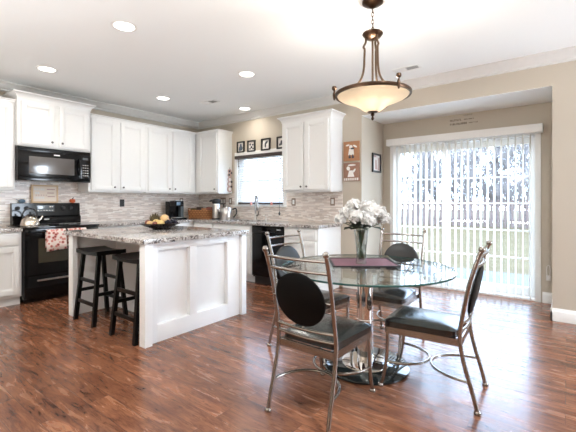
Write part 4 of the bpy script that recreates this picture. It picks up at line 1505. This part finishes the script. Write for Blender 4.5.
ceiling_vent(4.14, 4.44, -0.56, -0.42, 'white ceiling vent beside the pendant lamp near the crown moulding')
ceiling_vent(1.25, 1.55, -0.99, -0.85, 'white ceiling vent near the kitchen corner among the recessed lights')

# ================================================================== WALL PICTURES AND PLATES


def framed(x0, x1, z0, z1, label, art, mat2, seed):
    t = thing('picture_frame', label, 'picture', ((x0 + x1) / 2, 0, z0), 0, 'small black frames above the window')
    w = 0.026
    b = MB()
    b.box(x0, x0 + w, -0.026, -0.001, z0, z1, 0.003).box(x1 - w, x1, -0.026, -0.001, z0, z1, 0.003)
    b.box(x0 + w, x1 - w, -0.026, -0.001, z0, z0 + w, 0.003).box(x0 + w, x1 - w, -0.026, -0.001, z1 - w, z1, 0.003)
    b.build('frame', M['frame_black'], t)
    MB().box(x0 + w, x1 - w, -0.010, -0.001, z0 + w, z1 - w).build('print', M['paper'], t)
    b = MB()
    xm, zm = (x0 + x1) / 2, (z0 + z1) / 2
    for (px, pz, rx, rz) in art:
        b.prism([(xm + px + rx * math.cos(2 * PI * k / 12), -0.010, zm + pz + rz * math.sin(2 * PI * k / 12)) for k in range(12)], (0, -0.0015, 0))
    b.build('motif', mat2, t)


framed(1.070, 1.250, 2.085, 2.285, 'small black frame with slate print, left end above the window blind',
       [(0, -0.02, 0.045, 0.045), (0.0, 0.035, 0.024, 0.024), (-0.03, -0.04, 0.02, 0.03)], M['blue_ink'], 1)
framed(1.325, 1.510, 2.080, 2.280, 'small black frame with scattered dark blots, second above the window blind',
       [(-0.03, 0.03, 0.018, 0.02), (0.03, 0.02, 0.02, 0.015), (0.0, -0.02, 0.022, 0.02), (0.035, -0.045, 0.016, 0.018), (-0.035, -0.045, 0.018, 0.014)], M['ink'], 2)
framed(1.645, 1.845, 2.078, 2.280, 'small black frame with slanted dark shape, third above the window blind',
       [(-0.01, -0.01, 0.018, 0.045), (0.012, 0.03, 0.022, 0.022), (0.03, 0.045, 0.012, 0.02)], M['ink'], 3)
framed(1.985, 2.170, 2.076, 2.278, 'small black frame partly hidden by the wall cabinet above the blind',
       [(0.0, 0.0, 0.020, 0.04), (-0.03, -0.03, 0.016, 0.02)], M['ink'], 4)


def figure_board(z0, z1, mat, label, variant):
    x0, x1 = 3.218, 3.462
    t = thing('wall_plaque', label, 'plaque', ((x0 + x1) / 2, 0, z0), 0, 'brown square plaques')
    MB().box(x0, x1, -0.022, -0.001, z0, z1, 0.003).build('board', mat, t)
    xm, zm = (x0 + x1) / 2, (z0 + z1) / 2
    y = -0.022

    def ell(b, cx, cz, rx, rz, d=0.004, rot=0):
        ps = []
        for k in range(16):
            a = 2 * PI * k / 16
            u, v = rx * math.cos(a), rz * math.sin(a)
            ps.append((cx + u * math.cos(rot) - v * math.sin(rot), y, cz + u * math.sin(rot) + v * math.cos(rot)))
        b.prism(ps, (0, -d, 0))
    b = MB()
    if variant == 0:
        b.prism([(xm - 0.045, y, zm - 0.055), (xm + 0.045, y, zm - 0.055), (xm + 0.035, y, zm + 0.035), (xm - 0.03, y, zm + 0.035)], (0, -0.004, 0))
        ell(b, xm - 0.005, zm + 0.06, 0.026, 0.026)
        ell(b, xm + 0.06, zm + 0.065, 0.034, 0.013, rot=-0.5)
        ell(b, xm - 0.055, zm + 0.085, 0.030, 0.010, rot=0.2)
        b.build('figure', M['cream'], t)
        b = MB()
        ell(b, xm - 0.022, zm - 0.085, 0.018, 0.016)
        ell(b, xm + 0.028, zm - 0.085, 0.018, 0.016)
        ell(b, xm - 0.02, zm - 0.062, 0.008, 0.02)
        ell(b, xm + 0.024, zm - 0.062, 0.008, 0.02)
        ell(b, xm + 0.02, zm + 0.035, 0.030, 0.012, 0.006)
        b.build('figure_feet', M['ink'], t)
    else:
        b.prism([(xm - 0.055, y, zm - 0.07), (xm + 0.05, y, zm - 0.07), (xm + 0.02, y, zm + 0.02), (xm - 0.03, y, zm + 0.02)], (0, -0.004, 0))
        ell(b, xm - 0.045, zm + 0.05, 0.026, 0.030, rot=0.4)
        ell(b, xm + 0.045, zm + 0.015, 0.034, 0.014, rot=0.9)
        ell(b, xm + 0.01, zm + 0.095, 0.06, 0.012)
        b.build('figure', M['cream'], t)
        b = MB()
        for i in range(8):
            b.box(x0 + 0.012 + i * 0.029, x0 + 0.028 + i * 0.029, y - 0.003, y + 0.001, z0 + 0.008, z0 + 0.045)
        b.build('picket_pattern', M['cream'], t)


figure_board(1.795, 2.070, M['board'], 'orange brown plaque with white figure and dark feet, upper of two', 0)
figure_board(1.510, 1.770, M['board_b'], 'red brown plaque with white figure above pale pickets, lower of two', 1)

t = thing('picture_frame', 'black framed picture with pink print on the alcove side wall', 'picture', (XW, 0.47, 1.66))
b = MB()
y0, y1, z0, z1, w = 0.325, 0.615, 1.655, 1.935, 0.026
b.box(XW + 0.001, XW + 0.026, y0, y0 + w, z0, z1, 0.003).box(XW + 0.001, XW + 0.026, y1 - w, y1, z0, z1, 0.003)
b.box(XW + 0.001, XW + 0.026, y0 + w, y1 - w, z0, z0 + w, 0.003).box(XW + 0.001, XW + 0.026, y0 + w, y1 - w, z1 - w, z1, 0.003)
b.build('frame', M['frame_black'], t)
MB().box(XW + 0.001, XW + 0.010, y0 + w, y1 - w, z0 + w, z1 - w).build('print', M['paper'], t)
b = MB()
b.prism([(XW + 0.010, 0.42, 1.70), (XW + 0.010, 0.50, 1.70), (XW + 0.010, 0.47, 1.84), (XW + 0.010, 0.43, 1.84)], (0.0015, 0, 0))
b.prism([(XW + 0.010, 0.52, 1.69), (XW + 0.010, 0.575, 1.69), (XW + 0.010, 0.575, 1.88), (XW + 0.010, 0.54, 1.88)], (0.0015, 0, 0))
b.prism([(XW + 0.010, 0.37, 1.88), (XW + 0.010, 0.47, 1.88), (XW + 0.010, 0.45, 1.905), (XW + 0.010, 0.38, 1.905)], (0.0015, 0, 0))
b.build('motif', M['pink_ink'], t)

# tall hanging ornament on the side of the corner cabinet
t = thing('wall_hanging', 'tall narrow rosy hanging of stacked rounds on the corner cabinet side', 'wall hanging', (0.932, -0.065, 1.39))
b = MB()
for i, z in enumerate((1.445, 1.535, 1.615, 1.695, 1.765)):
    r = (0.058, 0.052, 0.047, 0.045, 0.040)[i]
    b.prism([(0.9312, -0.066 + r * math.cos(2 * PI * k / 20), z + r * math.sin(2 * PI * k / 20)) for k in range(20)], (0.008 + 0.0006 * i, 0, 0))
b.build('backing', M['rosy'], t)
b = MB()
for i, z in enumerate((1.445, 1.535, 1.615)):
    b.prism([(0.9385, -0.066 + 0.030 * math.cos(2 * PI * k / 16), z + 0.030 * math.sin(2 * PI * k / 16)) for k in range(16)], (0.008, 0, 0))
b.build('rosette', M['paper'], t)
b = MB()
for y, z in ((-0.085, 1.70), (-0.075, 1.765), (-0.025, 1.575), (-0.03, 1.735), (-0.03, 1.49)):
    b.prism([(0.9385, y + 0.017 * math.cos(2 * PI * k / 12), z + 0.020 * math.sin(2 * PI * k / 12)) for k in range(12)], (0.010, 0, 0))
b.prism([(0.9390, -0.09, 1.48), (0.9390, -0.02, 1.48), (0.9390, -0.02, 1.78), (0.9390, -0.09, 1.78)], (0.0005, 0, 0), mi=1)
b.build('dark_dots', [M['ink'], M['rosy']], t)
MB().tube([(0.936, -0.066, 1.80), (0.936, -0.066, 1.835)], 0.003, 6).build('hanger', M['ink'], t)


def wall_plate(face, a, z, label, w=0.075, h=0.118, dark=False, cover='plate_steel', n0=0.0085):
    t = thing('outlet', label, 'outlet', (n0, a, z) if face == 'x' else (a, -n0, z), 0, 'wall outlets and switches')
    b = MB()
    fbox(b, face, a - w / 2, a + w / 2, n0, n0 + 0.006, z - h / 2, z + h / 2, 0.002)
    b.build('cover_plate', M['black_matte'] if dark else M[cover], t)
    n = max(1, round(w / 0.075))
    for i in range(n):
        aa = a - w / 2 + (i + 0.5) * w / n
        b = MB()
        fbox(b, face, aa - 0.019, aa + 0.019, n0 + 0.005, n0 + 0.0085, z - 0.036, z + 0.036, 0.001)
        b.build('socket', M['black_matte'] if dark else M['plate_white'], t)


wall_plate('x', -1.568, 1.198, 'black wall outlet on the tile between range and coffee maker', dark=True)
wall_plate('x', -0.42, 1.225, 'bronze outlet on the tile just right of the coffee maker')
wall_plate('y', 0.705, 1.228, 'double bronze switch plate above the stainless kettle', w=0.13)
wall_plate('y', 0.900, 1.228, 'single bronze outlet just left of the window casing')
wall_plate('y', 2.324, 1.215, 'bronze outlet on the tile just right of the window')
wall_plate('y', 3.033, 1.222, 'bronze outlet on the tile under the right end of the cabinet')

# wall lettering above the blind (too small to read in the photograph): two lines of short strokes
b = MB()
rnd = random.Random(4)


def strokes(xa, xb, z, h, bold, seed):
    r = random.Random(seed)
    x = xa
    while x < xb:
        w = r.uniform(0.6, 1.0) * h * 0.62
        k = r.choice((0, 1, 2))
        yb = YN - 0.0012
        b.box(x, x + bold, yb, YN, z, z + h)
        if k != 1:
            b.box(x + bold, x + w, yb, YN, z + h - bold, z + h)
        if k != 0:
            b.box(x + bold, x + w, yb, YN, z, z + bold)
        if k == 2:
            b.box(x + w - bold, x + w, yb, YN, z + bold, z + h - bold)
        x += w + h * 0.22


strokes(4.462, 4.600, 2.328, 0.026, 0.0065, 1)
strokes(4.462, 4.680, 2.275, 0.026, 0.0065, 2)
strokes(4.640, 4.760, 2.331, 0.016, 0.0028, 3)
strokes(4.700, 4.810, 2.280, 0.014, 0.0025, 5)
strokes(4.630, 4.740, 2.388, 0.016, 0.0022, 6)
tag(b.build('wall_lettering', M['decal'], smooth=False), 'small dark lettering on the wall above the patio door valance', 'wall lettering')

# cord tensioner right of the door
t = thing('cord_tensioner', 'white blind cord loop on the wall right of the patio door', 'cord tensioner', (5.57, YN, 0.36))
MB().box(5.555, 5.600, YN - 0.022, YN - 0.001, 0.275, 0.335, 0.004).build('bracket', M['plate_white'], t)
MB().tube([(5.565, YN - 0.028, 0.305), (5.558, YN - 0.032, 0.40), (5.562, YN - 0.030, 0.45), (5.578, YN - 0.028, 0.462), (5.59, YN - 0.03, 0.45), (5.594, YN - 0.032, 0.40), (5.588, YN - 0.028, 0.305)], 0.004, 8, closed=True).build('cord_loop', M['plate_white'], t)

# ================================================================== RANGE DRESSING
def pumpkin(name, c, R, hh, mat, stemmat, label, lobes=10, stem_h=0.06):
    t = thing(name, label, 'pumpkin', c)
    b = MB()
    seg, rn = 60, 14
    rows = []
    for i in range(rn + 1):
        th = PI * i / rn
        z = hh * 0.5 * (1 - math.cos(th)) - (0.16 * hh * math.exp(-((math.sin(th)) / 0.35) ** 2) if i > rn / 2 else 0)
        row = []
        for k in range(seg):
            a = 2 * PI * k / seg
            r = R * math.sin(th) ** 0.8 * (0.90 + 0.10 * abs(math.cos(a * lobes / 2))) if 0 < i < rn else 0.0
            row.append((r * math.cos(a), r * math.sin(a), z))
        rows.append(row)
    V = []
    for i, row in enumerate(rows):
        if i in (0, rn):
            V.append([b.bm.verts.new((0, 0, row[0][2]))])
        else:
            V.append([b.bm.verts.new(p) for p in row])
    for a_, c_ in zip(V[:-1], V[1:]):
        for k in range(seg):
            k2 = (k + 1) % seg
            if len(a_) == 1: b.bm.faces.new((a_[0], c_[k2], c_[k]))
            elif len(c_) == 1: b.bm.faces.new((a_[k], a_[k2], c_[0]))
            else: b.bm.faces.new((a_[k], a_[k2], c_[k2], c_[k]))
    b.build('gourd', mat, t, local=True)
    zt = hh * 0.84
    MB().tube(spline([(0, 0, zt - 0.01), (0.002, 0.002, zt + stem_h * 0.5), (0.012, 0.012, zt + stem_h)], 4), [0.02 * R / 0.1 * (1.1 - 0.4 * i / 8) for i in range(9)], 8).build('stem', stemmat, t, local=True)
    return t


kx, ky, kz = 0.36, -2.955, 0.9192
tk = thing('tea_kettle', 'stainless stovetop tea kettle with dark handle on the black range', 'kettle', (kx, ky, kz))
MB().lathe([(0, 0), (0.100, 0.0), (0.108, 0.006), (0.106, 0.022), (0.094, 0.062), (0.074, 0.100), (0.050, 0.126), (0.040, 0.131), (0, 0.131)], (kx, ky, kz), 40).build('body', M['kettle_steel'], tk)
MB().lathe([(0, 0.1315), (0.038, 0.1315), (0.034, 0.141), (0.014, 0.147), (0.008, 0.150), (0.008, 0.156), (0.014, 0.163), (0.010, 0.172), (0, 0.174)], (kx, ky, kz), 24).build('lid', M['black_matte'], tk)
MB().tube([(kx + 0.02, ky + 0.080, kz + 0.055), (kx + 0.025, ky + 0.112, kz + 0.085), (kx + 0.03, ky + 0.130, kz + 0.118)], [0.022, 0.016, 0.013], 12).build('spout', M['kettle_steel'], tk)
MB().tube(spline([(kx, ky - 0.070, kz + 0.098), (kx, ky - 0.082, kz + 0.150), (kx, ky - 0.045, kz + 0.205), (kx, ky + 0.020, kz + 0.212), (kx, ky + 0.068, kz + 0.170), (kx, ky + 0.066, kz + 0.108)], 6), 0.009, 10).build('handle', M['black_matte'], tk)
pumpkin('small_pumpkin', (0.045, -2.331, 1.2035), 0.040, 0.060, M['pumpkin_orange'], M['dark_wood'], 'tiny orange pumpkin on the right end of the range backguard', 9, 0.025)
t = thing('ceramic_bird', 'small slate blue bird ornament at the left of the range backguard', 'ornament', (0.045, -2.95, 1.2035))
MB().ball((0.045, -2.95, 1.229), 0.026, 18, 12, (0.9, 1.55, 1.0)).build('bird_body', M['teal'], t)
MB().ball((0.048, -2.912, 1.252), 0.016, 14, 10).tube([(0.048, -2.898, 1.252), (0.048, -2.884, 1.250)], [0.005, 0.001], 8).build('bird_head', M['cream'], t)
MB().hexa([(0.038, -2.985, 1.232), (0.052, -2.985, 1.232), (0.055, -3.015, 1.250), (0.035, -3.015, 1.250)], [(0.038, -2.985, 1.238), (0.052, -2.985, 1.238), (0.055, -3.015, 1.256), (0.035, -3.015, 1.256)]).build('bird_tail', M['teal'], t)

t = thing('letter_board', 'pale wood framed letter board leaning on the tile above the range', 'sign', (0.05, -2.68, 1.2035))
y0, y1, z0, z1, w = -2.845, -2.520, 1.204, 1.450, 0.020
b = MB()
b.box(0.030, 0.055, y0, y0 + w, z0, z1, 0.003).box(0.030, 0.055, y1 - w, y1, z0, z1, 0.003).box(0.030, 0.055, y0 + w, y1 - w, z0, z0 + w, 0.003).box(0.030, 0.055, y0 + w, y1 - w, z1 - w, z1, 0.003)
b.build('frame', M['light_wood'], t)
MB().box(0.031, 0.044, y0 + w, y1 - w, z0 + w, z1 - w).build('sign_board', M['sign_panel'], t)
b = MB()
r = random.Random(9)
for (ya, yb, z) in ((-2.81, -2.70, 1.375), (-2.80, -2.745, 1.325), (-2.81, -2.69, 1.262)):
    y = ya
    while y < yb:
        wd = r.uniform(0.014, 0.024)
        b.box(0.044, 0.0455, y, y + wd, z, z + 0.028)
        y += wd + 0.008
b.build('letter_tiles', M['plate_white'], t)
b = MB()
for (ya, yb, z) in ((-2.66, -2.56, 1.385), (-2.655, -2.57, 1.335), (-2.65, -2.56, 1.285)):
    b.box(0.044, 0.0455, ya, yb, z, z + 0.012)
for i in range(5):
    b.box(0.044, 0.0455, -2.79 + i * 0.03, -2.783 + i * 0.03, 1.30, 1.318)
b.build('printed_line', M['pink_ink'], t)

# towel over oven handle
tw = thing('dish_towel', 'red and cream floral dish towel over the oven door handle', 'towel', (0.72, -2.79, 0.85))
b = MB()
ya, yb = -2.905, -2.690
pf = [(0.7045, 0.66), (0.7045, 0.80), (0.7055, 0.862), (0.712, 0.876), (0.725, 0.8805), (0.738, 0.876), (0.7445, 0.862), (0.748, 0.80), (0.750, 0.70), (0.752, 0.615)]
N = 14
g1 = []
for i in range(N + 1):
    f = i / N
    yy = ya + (yb - ya) * f
    row = []
    for j, (x, z) in enumerate(pf):
        k = max(0.0, (j - 6) / 3.0)
        row.append(b.bm.verts.new((x + k * 0.010 * math.sin(f * 9.0), yy + k * 0.012 * (f - 0.2), z + (0.02 * f if j == 9 else 0))))
    g1.append(row)
for i in range(N):
    for j in range(len(pf) - 1):
        b.bm.faces.new((g1[i][j], g1[i + 1][j], g1[i + 1][j + 1], g1[i][j + 1]))
o = b.build('towel_cloth', M['towel'], tw, angle=180)
sm = o.modifiers.new('thick', 'SOLIDIFY'); sm.thickness = 0.003; sm.offset = 1
tw2 = thing('dish_towel', 'second floral dish towel on the oven handle, mostly behind the island', 'towel', (0.72, -2.58, 0.85))
b = MB()
g1 = []
for i in range(N + 1):
    f = i / N
    yy = -2.665 + 0.22 * f
    row = []
    for j, (x, z) in enumerate(pf):
        k = max(0.0, (j - 6) / 3.0)
        row.append(b.bm.verts.new((x + k * 0.008 * math.sin(f * 8.0 + 1), yy, z + (0.03 if j == 9 else 0))))
    g1.append(row)
for i in range(N):
    for j in range(len(pf) - 1):
        b.bm.faces.new((g1[i][j], g1[i + 1][j], g1[i + 1][j + 1], g1[i][j + 1]))
o = b.build('towel_cloth', M['towel'], tw2, angle=180)
sm = o.modifiers.new('thick', 'SOLIDIFY'); sm.thickness = 0.003; sm.offset = 1

# ================================================================== ISLAND FRUIT
FX, FY, FZ = 2.03, -2.20, 0.9102
pl = MB().lathe([(0, 0.0), (0.075, 0.0), (0.09, 0.008), (0.15, 0.026), (0.215, 0.056), (0.228, 0.066), (0.224, 0.068), (0.15, 0.034), (0.085, 0.016), (0, 0.014)], (0, 0, 0), 56).build('fruit_platter', M['platter'])
pl.location = (FX, FY, FZ)
tag(pl, 'dark brown shallow platter of fruit on the granite island top', 'platter')
e_r = Vector((math.cos(0.653), math.sin(0.653), 0))   # across the view, for laying the fruit out along the platter
e_f = Vector((-math.sin(0.653), math.cos(0.653), 0))


def fruit(name, r_, f_, z_, rad, mat, label, sc=(1, 1, 1), stem=True):
    p = Vector((FX, FY, FZ)) + e_r * r_ + e_f * f_ + Vector((0, 0, z_))
    t = thing(name, label, 'fruit', tuple(p - Vector((0, 0, rad * sc[2]))), 0, 'fruit on the dark platter')
    MB().ball(tuple(p), rad, 22, 14, sc).build('flesh', mat, t)
    if stem:
        q = p + Vector((0, 0, rad * sc[2] - 0.003))
        MB().tube([tuple(q), tuple(q + Vector((0.003, 0.002, 0.016)))], 0.0025, 6).build('stalk', M['dark_wood'], t)
    return t


fruit('peach', 0.045, 0.03, 0.112, 0.052, M['peach'], 'pale peach coloured fruit on top of the platter pile')
fruit('lemon', 0.030, -0.07, 0.068, 0.043, M['yellow'], 'yellow lemon at the front of the fruit platter', (1.25, 1, 0.9))
fruit('lemon', -0.035, -0.02, 0.080, 0.038, M['yellow'], 'yellow lemon lying at the middle of the fruit platter', (1.3, 1, 0.8))
fruit('pear', -0.085, -0.075, 0.066, 0.036, M['peach'], 'small pale fruit at the front left of the platter', (1.2, 1, 0.8))
fruit('plum', -0.02, -0.10, 0.060, 0.030, M['red_fruit'], 'dark red plum in front beside the yellow lemon')
fruit('plum', -0.13, -0.02, 0.070, 0.034, M['red_fruit'], 'dark red plum at the left end of the platter')
fruit('apple', 0.05, 0.11, 0.075, 0.042, M['red_fruit'], 'dark red apple at the back of the fruit platter')
ar = fruit('artichoke', -0.075, 0.05, 0.108, 0.050, M['artichoke'], 'dark olive artichoke at the upper left of the fruit pile', (1.25, 1.1, 0.95))
b = MB()
ac = Vector((FX, FY, FZ)) + e_r * -0.075 + e_f * 0.05 + Vector((0, 0, 0.108))
for i in range(40):
    zz = 1 - 1.6 * (i + 0.5) / 40
    ph = i * 2.39996
    rr = math.sqrt(1 - zz * zz)
    d = Vector((rr * math.cos(ph), rr * math.sin(ph), zz))
    base = ac + Vector((d.x * 0.060, d.y * 0.054, d.z * 0.046))
    s_ = Vector((-math.sin(ph), math.cos(ph), 0))
    tip = base + d * 0.006 + Vector((0, 0, 0.020))
    b.hexa([tuple(base - s_ * 0.011), tuple(base + s_ * 0.011), tuple(base + s_ * 0.011 + d * 0.003), tuple(base - s_ * 0.011 + d * 0.003)],
           [tuple(tip - s_ * 0.003), tuple(tip + s_ * 0.003), tuple(tip + s_ * 0.003 + d * 0.002), tuple(tip - s_ * 0.003 + d * 0.002)])
b.build('scales', M['artichoke'], ar)
gr = thing('grape_bunch', 'bunch of dark grapes heaped on the right of the fruit platter', 'fruit', tuple(Vector((FX, FY, FZ + 0.04)) + e_r * 0.13), 0, 'fruit on the dark platter')
rnd = random.Random(12)
for i in range(34):
    a = rnd.uniform(0, 2 * PI)
    q = math.sqrt(rnd.random())
    h = 0.045 + 0.058 * (1 - q ** 2) * rnd.random()
    p = Vector((FX, FY, FZ)) + e_r * (0.125 + 0.068 * q * math.cos(a)) + e_f * (0.085 * q * math.sin(a)) + Vector((0, 0, h + 0.012 * q * q + 0.012))
    MB().ball(tuple(p), 0.0155, 12, 8).build('grape', M['grape'], gr)
MB().tube([tuple(Vector((FX, FY, FZ + 0.095)) + e_r * 0.11), tuple(Vector((FX, FY, FZ + 0.15)) + e_r * 0.10 + e_f * 0.01)], 0.003, 6).build('stalk', M['dark_wood'], gr)

# ================================================================== WORKTOP THINGS
cm = thing('coffee_maker', 'black single cup coffee maker on the worktop left of the basket', 'coffee maker', (0.30, -0.73, 0.9102), 0)
cx, cy, cz = 0.28, -0.735, 0.9102
MB().box(cx - 0.13, cx + 0.15, cy - 0.13, cy + 0.13, cz, cz + 0.030, 0.008).build('base', M['black_gloss'], cm)
MB().box(cx - 0.13, cx - 0.01, cy - 0.125, cy + 0.065, cz + 0.031, cz + 0.315, 0.012).build('tower', M['black_gloss'], cm)
MB().box(cx - 0.009, cx + 0.145, cy - 0.125, cy + 0.065, cz + 0.225, cz + 0.325, 0.022).build('brew_head', M['black_gloss'], cm)
MB().box(cx + 0.02, cx + 0.10, cy - 0.07, cy + 0.02, cz + 0.3255, cz + 0.336, 0.004).build('handle', M['steel'], cm)
MB().box(cx - 0.12, cx + 0.06, cy + 0.067, cy + 0.125, cz + 0.031, cz + 0.285, 0.010).build('water_tank', M['display'], cm)
MB().box(cx + 0.146, cx + 0.149, cy - 0.09, cy - 0.01, cz + 0.245, cz + 0.300, 0.002).build('display', M['teal'], cm)
MB().box(cx + 0.0, cx + 0.14, cy - 0.10, cy + 0.04, cz + 0.0305, cz + 0.038, 0.003).build('drip_tray', M['steel'], cm)

bk = thing('wicker_basket', 'long honey wicker basket on the worktop in the kitchen corner', 'basket', (0.44, -0.30, 0.9102), 0.40)
b = MB()
L2, W2, HB = 0.235, 0.095, 0.155
for i in range(9):
    z = 0.010 + i * 0.0175
    k = 0.93 + 0.07 * i / 8
    ps = []
    for q in range(40):
        a = 2 * PI * q / 40
        ca, sa = math.cos(a), math.sin(a)
        x = L2 * k * math.copysign(abs(ca) ** 0.4, ca)
        y = W2 * k * math.copysign(abs(sa) ** 0.4, sa)
        wv = 0.004 * (1 if (q + i) % 2 else -1)
        ps.append((x + wv * ca, y + wv * sa, z))
    b.tube(ps, 0.0095, 6, closed=True, mi=i % 2)
b.box(-L2 * 0.9, L2 * 0.9, -W2 * 0.9, W2 * 0.9, 0.0, 0.012)
b.build('woven_side', [M['wicker'], M['wicker_dark']], bk, local=True)
for s in (-1, 1):
    MB().tube([(s * (L2 + 0.0), -0.045, 0.150), (s * (L2 + 0.012), -0.035, 0.182), (s * (L2 + 0.012), 0.035, 0.182), (s * L2, 0.045, 0.150)], 0.008, 8).build('handle', M['wicker'], bk, local=True)
for i, (xx, mm, nm, lab) in enumerate(((-0.14, 'artichoke', 'snack_packet', 'dark olive packet at the left inside the wicker basket'), (-0.03, 'dark_wood', 'snack_packet', 'dark brown packet in the middle of the wicker basket'),
                                       (0.07, 'board', 'snack_packet', 'orange brown packet right of the middle in the wicker basket'), (0.16, 'red_fruit', 'snack_packet', 'dark red packet at the right end inside the wicker basket'))):
    b = MB().box(-0.045, 0.045, -0.05, 0.05, 0.0125, 0.192 + 0.022 * (i % 2), 0.015)
    o = b.build(nm, M[mm])
    m = WM[bk.name] @ Matrix.Translation((xx, 0, 0)) @ Matrix.Rotation(0.1 * (i - 1.5), 4, 'Z')
    o.location = m.to_translation()
    o.rotation_euler = (0, 0, 0.40 + 0.1 * (i - 1.5))
    tag(o, lab, 'packet', 'packets in the wicker basket')

th = thing('thermal_carafe', 'tall steel thermal carafe with black lid beside the kettle', 'carafe', (0.80, -0.26, 0.9102))
p = (0.80, -0.26, 0.9102)
MB().lathe([(0, 0), (0.068, 0.0), (0.070, 0.008), (0.070, 0.255), (0.060, 0.272), (0, 0.272)], p, 32).build('body', M['steel'], th)
MB().lathe([(0, 0.2725), (0.062, 0.2725), (0.078, 0.295), (0.080, 0.325), (0.066, 0.350), (0.030, 0.360), (0, 0.362)], p, 32).tube([(0.72, -0.285, 1.238), (0.69, -0.298, 1.232), (0.672, -0.305, 1.222)], [0.022, 0.017, 0.012], 10).build('lid', M['black_matte'], th)
MB().tube(spline([(0.85, -0.215, 1.18), (0.90, -0.185, 1.17), (0.905, -0.182, 1.05), (0.852, -0.213, 0.98)], 5), 0.010, 8).build('handle', M['black_matte'], th)
MB().lathe([(0.0702, 0.0), (0.0715, 0.0), (0.0715, 0.02), (0.0702, 0.02), (0.0702, 0.0)], p, 32).build('bottom_band', M['black_matte'], th)

kt = thing('electric_kettle', 'squat stainless kettle with dark handle left of the sink', 'kettle', (1.02, -0.24, 0.9102))
p = (1.02, -0.22, 0.9102)
MB().lathe([(0, 0), (0.108, 0), (0.112, 0.010), (0.110, 0.10), (0.100, 0.165), (0.088, 0.190), (0, 0.192)], p, 36).build('body', M['steel'], kt)
MB().lathe([(0, 0.1925), (0.082, 0.1925), (0.078, 0.205), (0.040, 0.214), (0.012, 0.216), (0.010, 0.228), (0.016, 0.236), (0, 0.242)], p, 30).build('lid', M['steel'], kt)
MB().tube(spline([(1.105, -0.16, 1.085), (1.155, -0.128, 1.10), (1.165, -0.120, 1.02), (1.122, -0.152, 0.945)], 5), 0.012, 10).build('handle', M['black_matte'], kt)
MB().tube([(0.925, -0.27, 1.05), (0.895, -0.288, 1.075), (0.88, -0.297, 1.095)], [0.022, 0.016, 0.012], 10).build('spout', M['steel'], kt)

fc = thing('kitchen_faucet', 'brushed steel pull-down faucet standing behind the sink', 'faucet', (1.58, -0.085, 0.9102))
fx, fy, fz = 1.58, -0.085, 0.9102
MB().lathe([(0, 0), (0.030, 0), (0.030, 0.008), (0.022, 0.02), (0.020, 0.10), (0.016, 0.11), (0, 0.11)], (fx, fy, fz), 22).build('base', M['steel'], fc)
sx_, sy_ = 0.80, -0.60
MB().tube([(fx, fy, fz + 0.1), (fx, fy, fz + 0.16), (fx, fy, fz + 0.24)] + [(fx + sx_ * (0.085 - 0.085 * math.cos(a)), fy + sy_ * (0.085 - 0.085 * math.cos(a)), fz + 0.33 + 0.085 * math.sin(a)) for a in [PI * i / 14 for i in range(15)]] + [(fx + sx_ * 0.17, fy + sy_ * 0.17, fz + 0.28)], 0.014, 14).build('gooseneck', M['faucet'], fc)
MB().lathe([(0, 0.165), (0.016, 0.165), (0.022, 0.18), (0.022, 0.24), (0.016, 0.282), (0, 0.284)], (fx + sx_ * 0.17, fy + sy_ * 0.17, fz), 18).build('spray_head', M['faucet'], fc)
MB().tube(spline([(fx + 0.018, fy, fz + 0.075), (fx + 0.055, fy, fz + 0.085), (fx + 0.085, fy - 0.01, fz + 0.15)], 4), 0.008, 10).build('lever', M['knob'], fc)
sd = thing('soap_dispenser', 'small steel soap dispenser right of the kitchen faucet', 'soap dispenser', (1.80, -0.075, 0.9102))
p = (1.80, -0.075, 0.9102)
MB().lathe([(0, 0), (0.018, 0), (0.016, 0.012), (0.009, 0.02), (0.009, 0.07), (0, 0.07)], p, 16).build('base', M['steel'], sd)
MB().tube([(1.80, -0.075, 0.98), (1.80, -0.075, 0.995), (1.80, -0.135, 0.995), (1.80, -0.145, 0.985)], 0.006, 8).build('spout', M['steel'], sd)

for x, lab in ((1.425, 'small coral ornament on the window sill left of the faucet'), (1.88, 'small coral ornament on the window sill right of the faucet')):
    t = thing('sill_ornament', lab, 'ornament', (x, -0.03, WZ0 - 0.0095), 0, 'coral ornaments on the sill')
    MB().lathe([(0, 0), (0.020, 0), (0.024, 0.015), (0.020, 0.035), (0.012, 0.042), (0, 0.042)], (x, -0.026, WZ0 - 0.0095), 18, 1, 0.7).build('pot', M['coral'], t)
    b = MB()
    for k in range(5):
        a = 2 * PI * k / 5
        b.ball((x + 0.011 * math.cos(a), -0.026 + 0.007 * math.sin(a), WZ0 + 0.040 + 0.006 * (k % 2)), 0.009, 8, 6)
    b.build('blossoms', M['coral'], t)
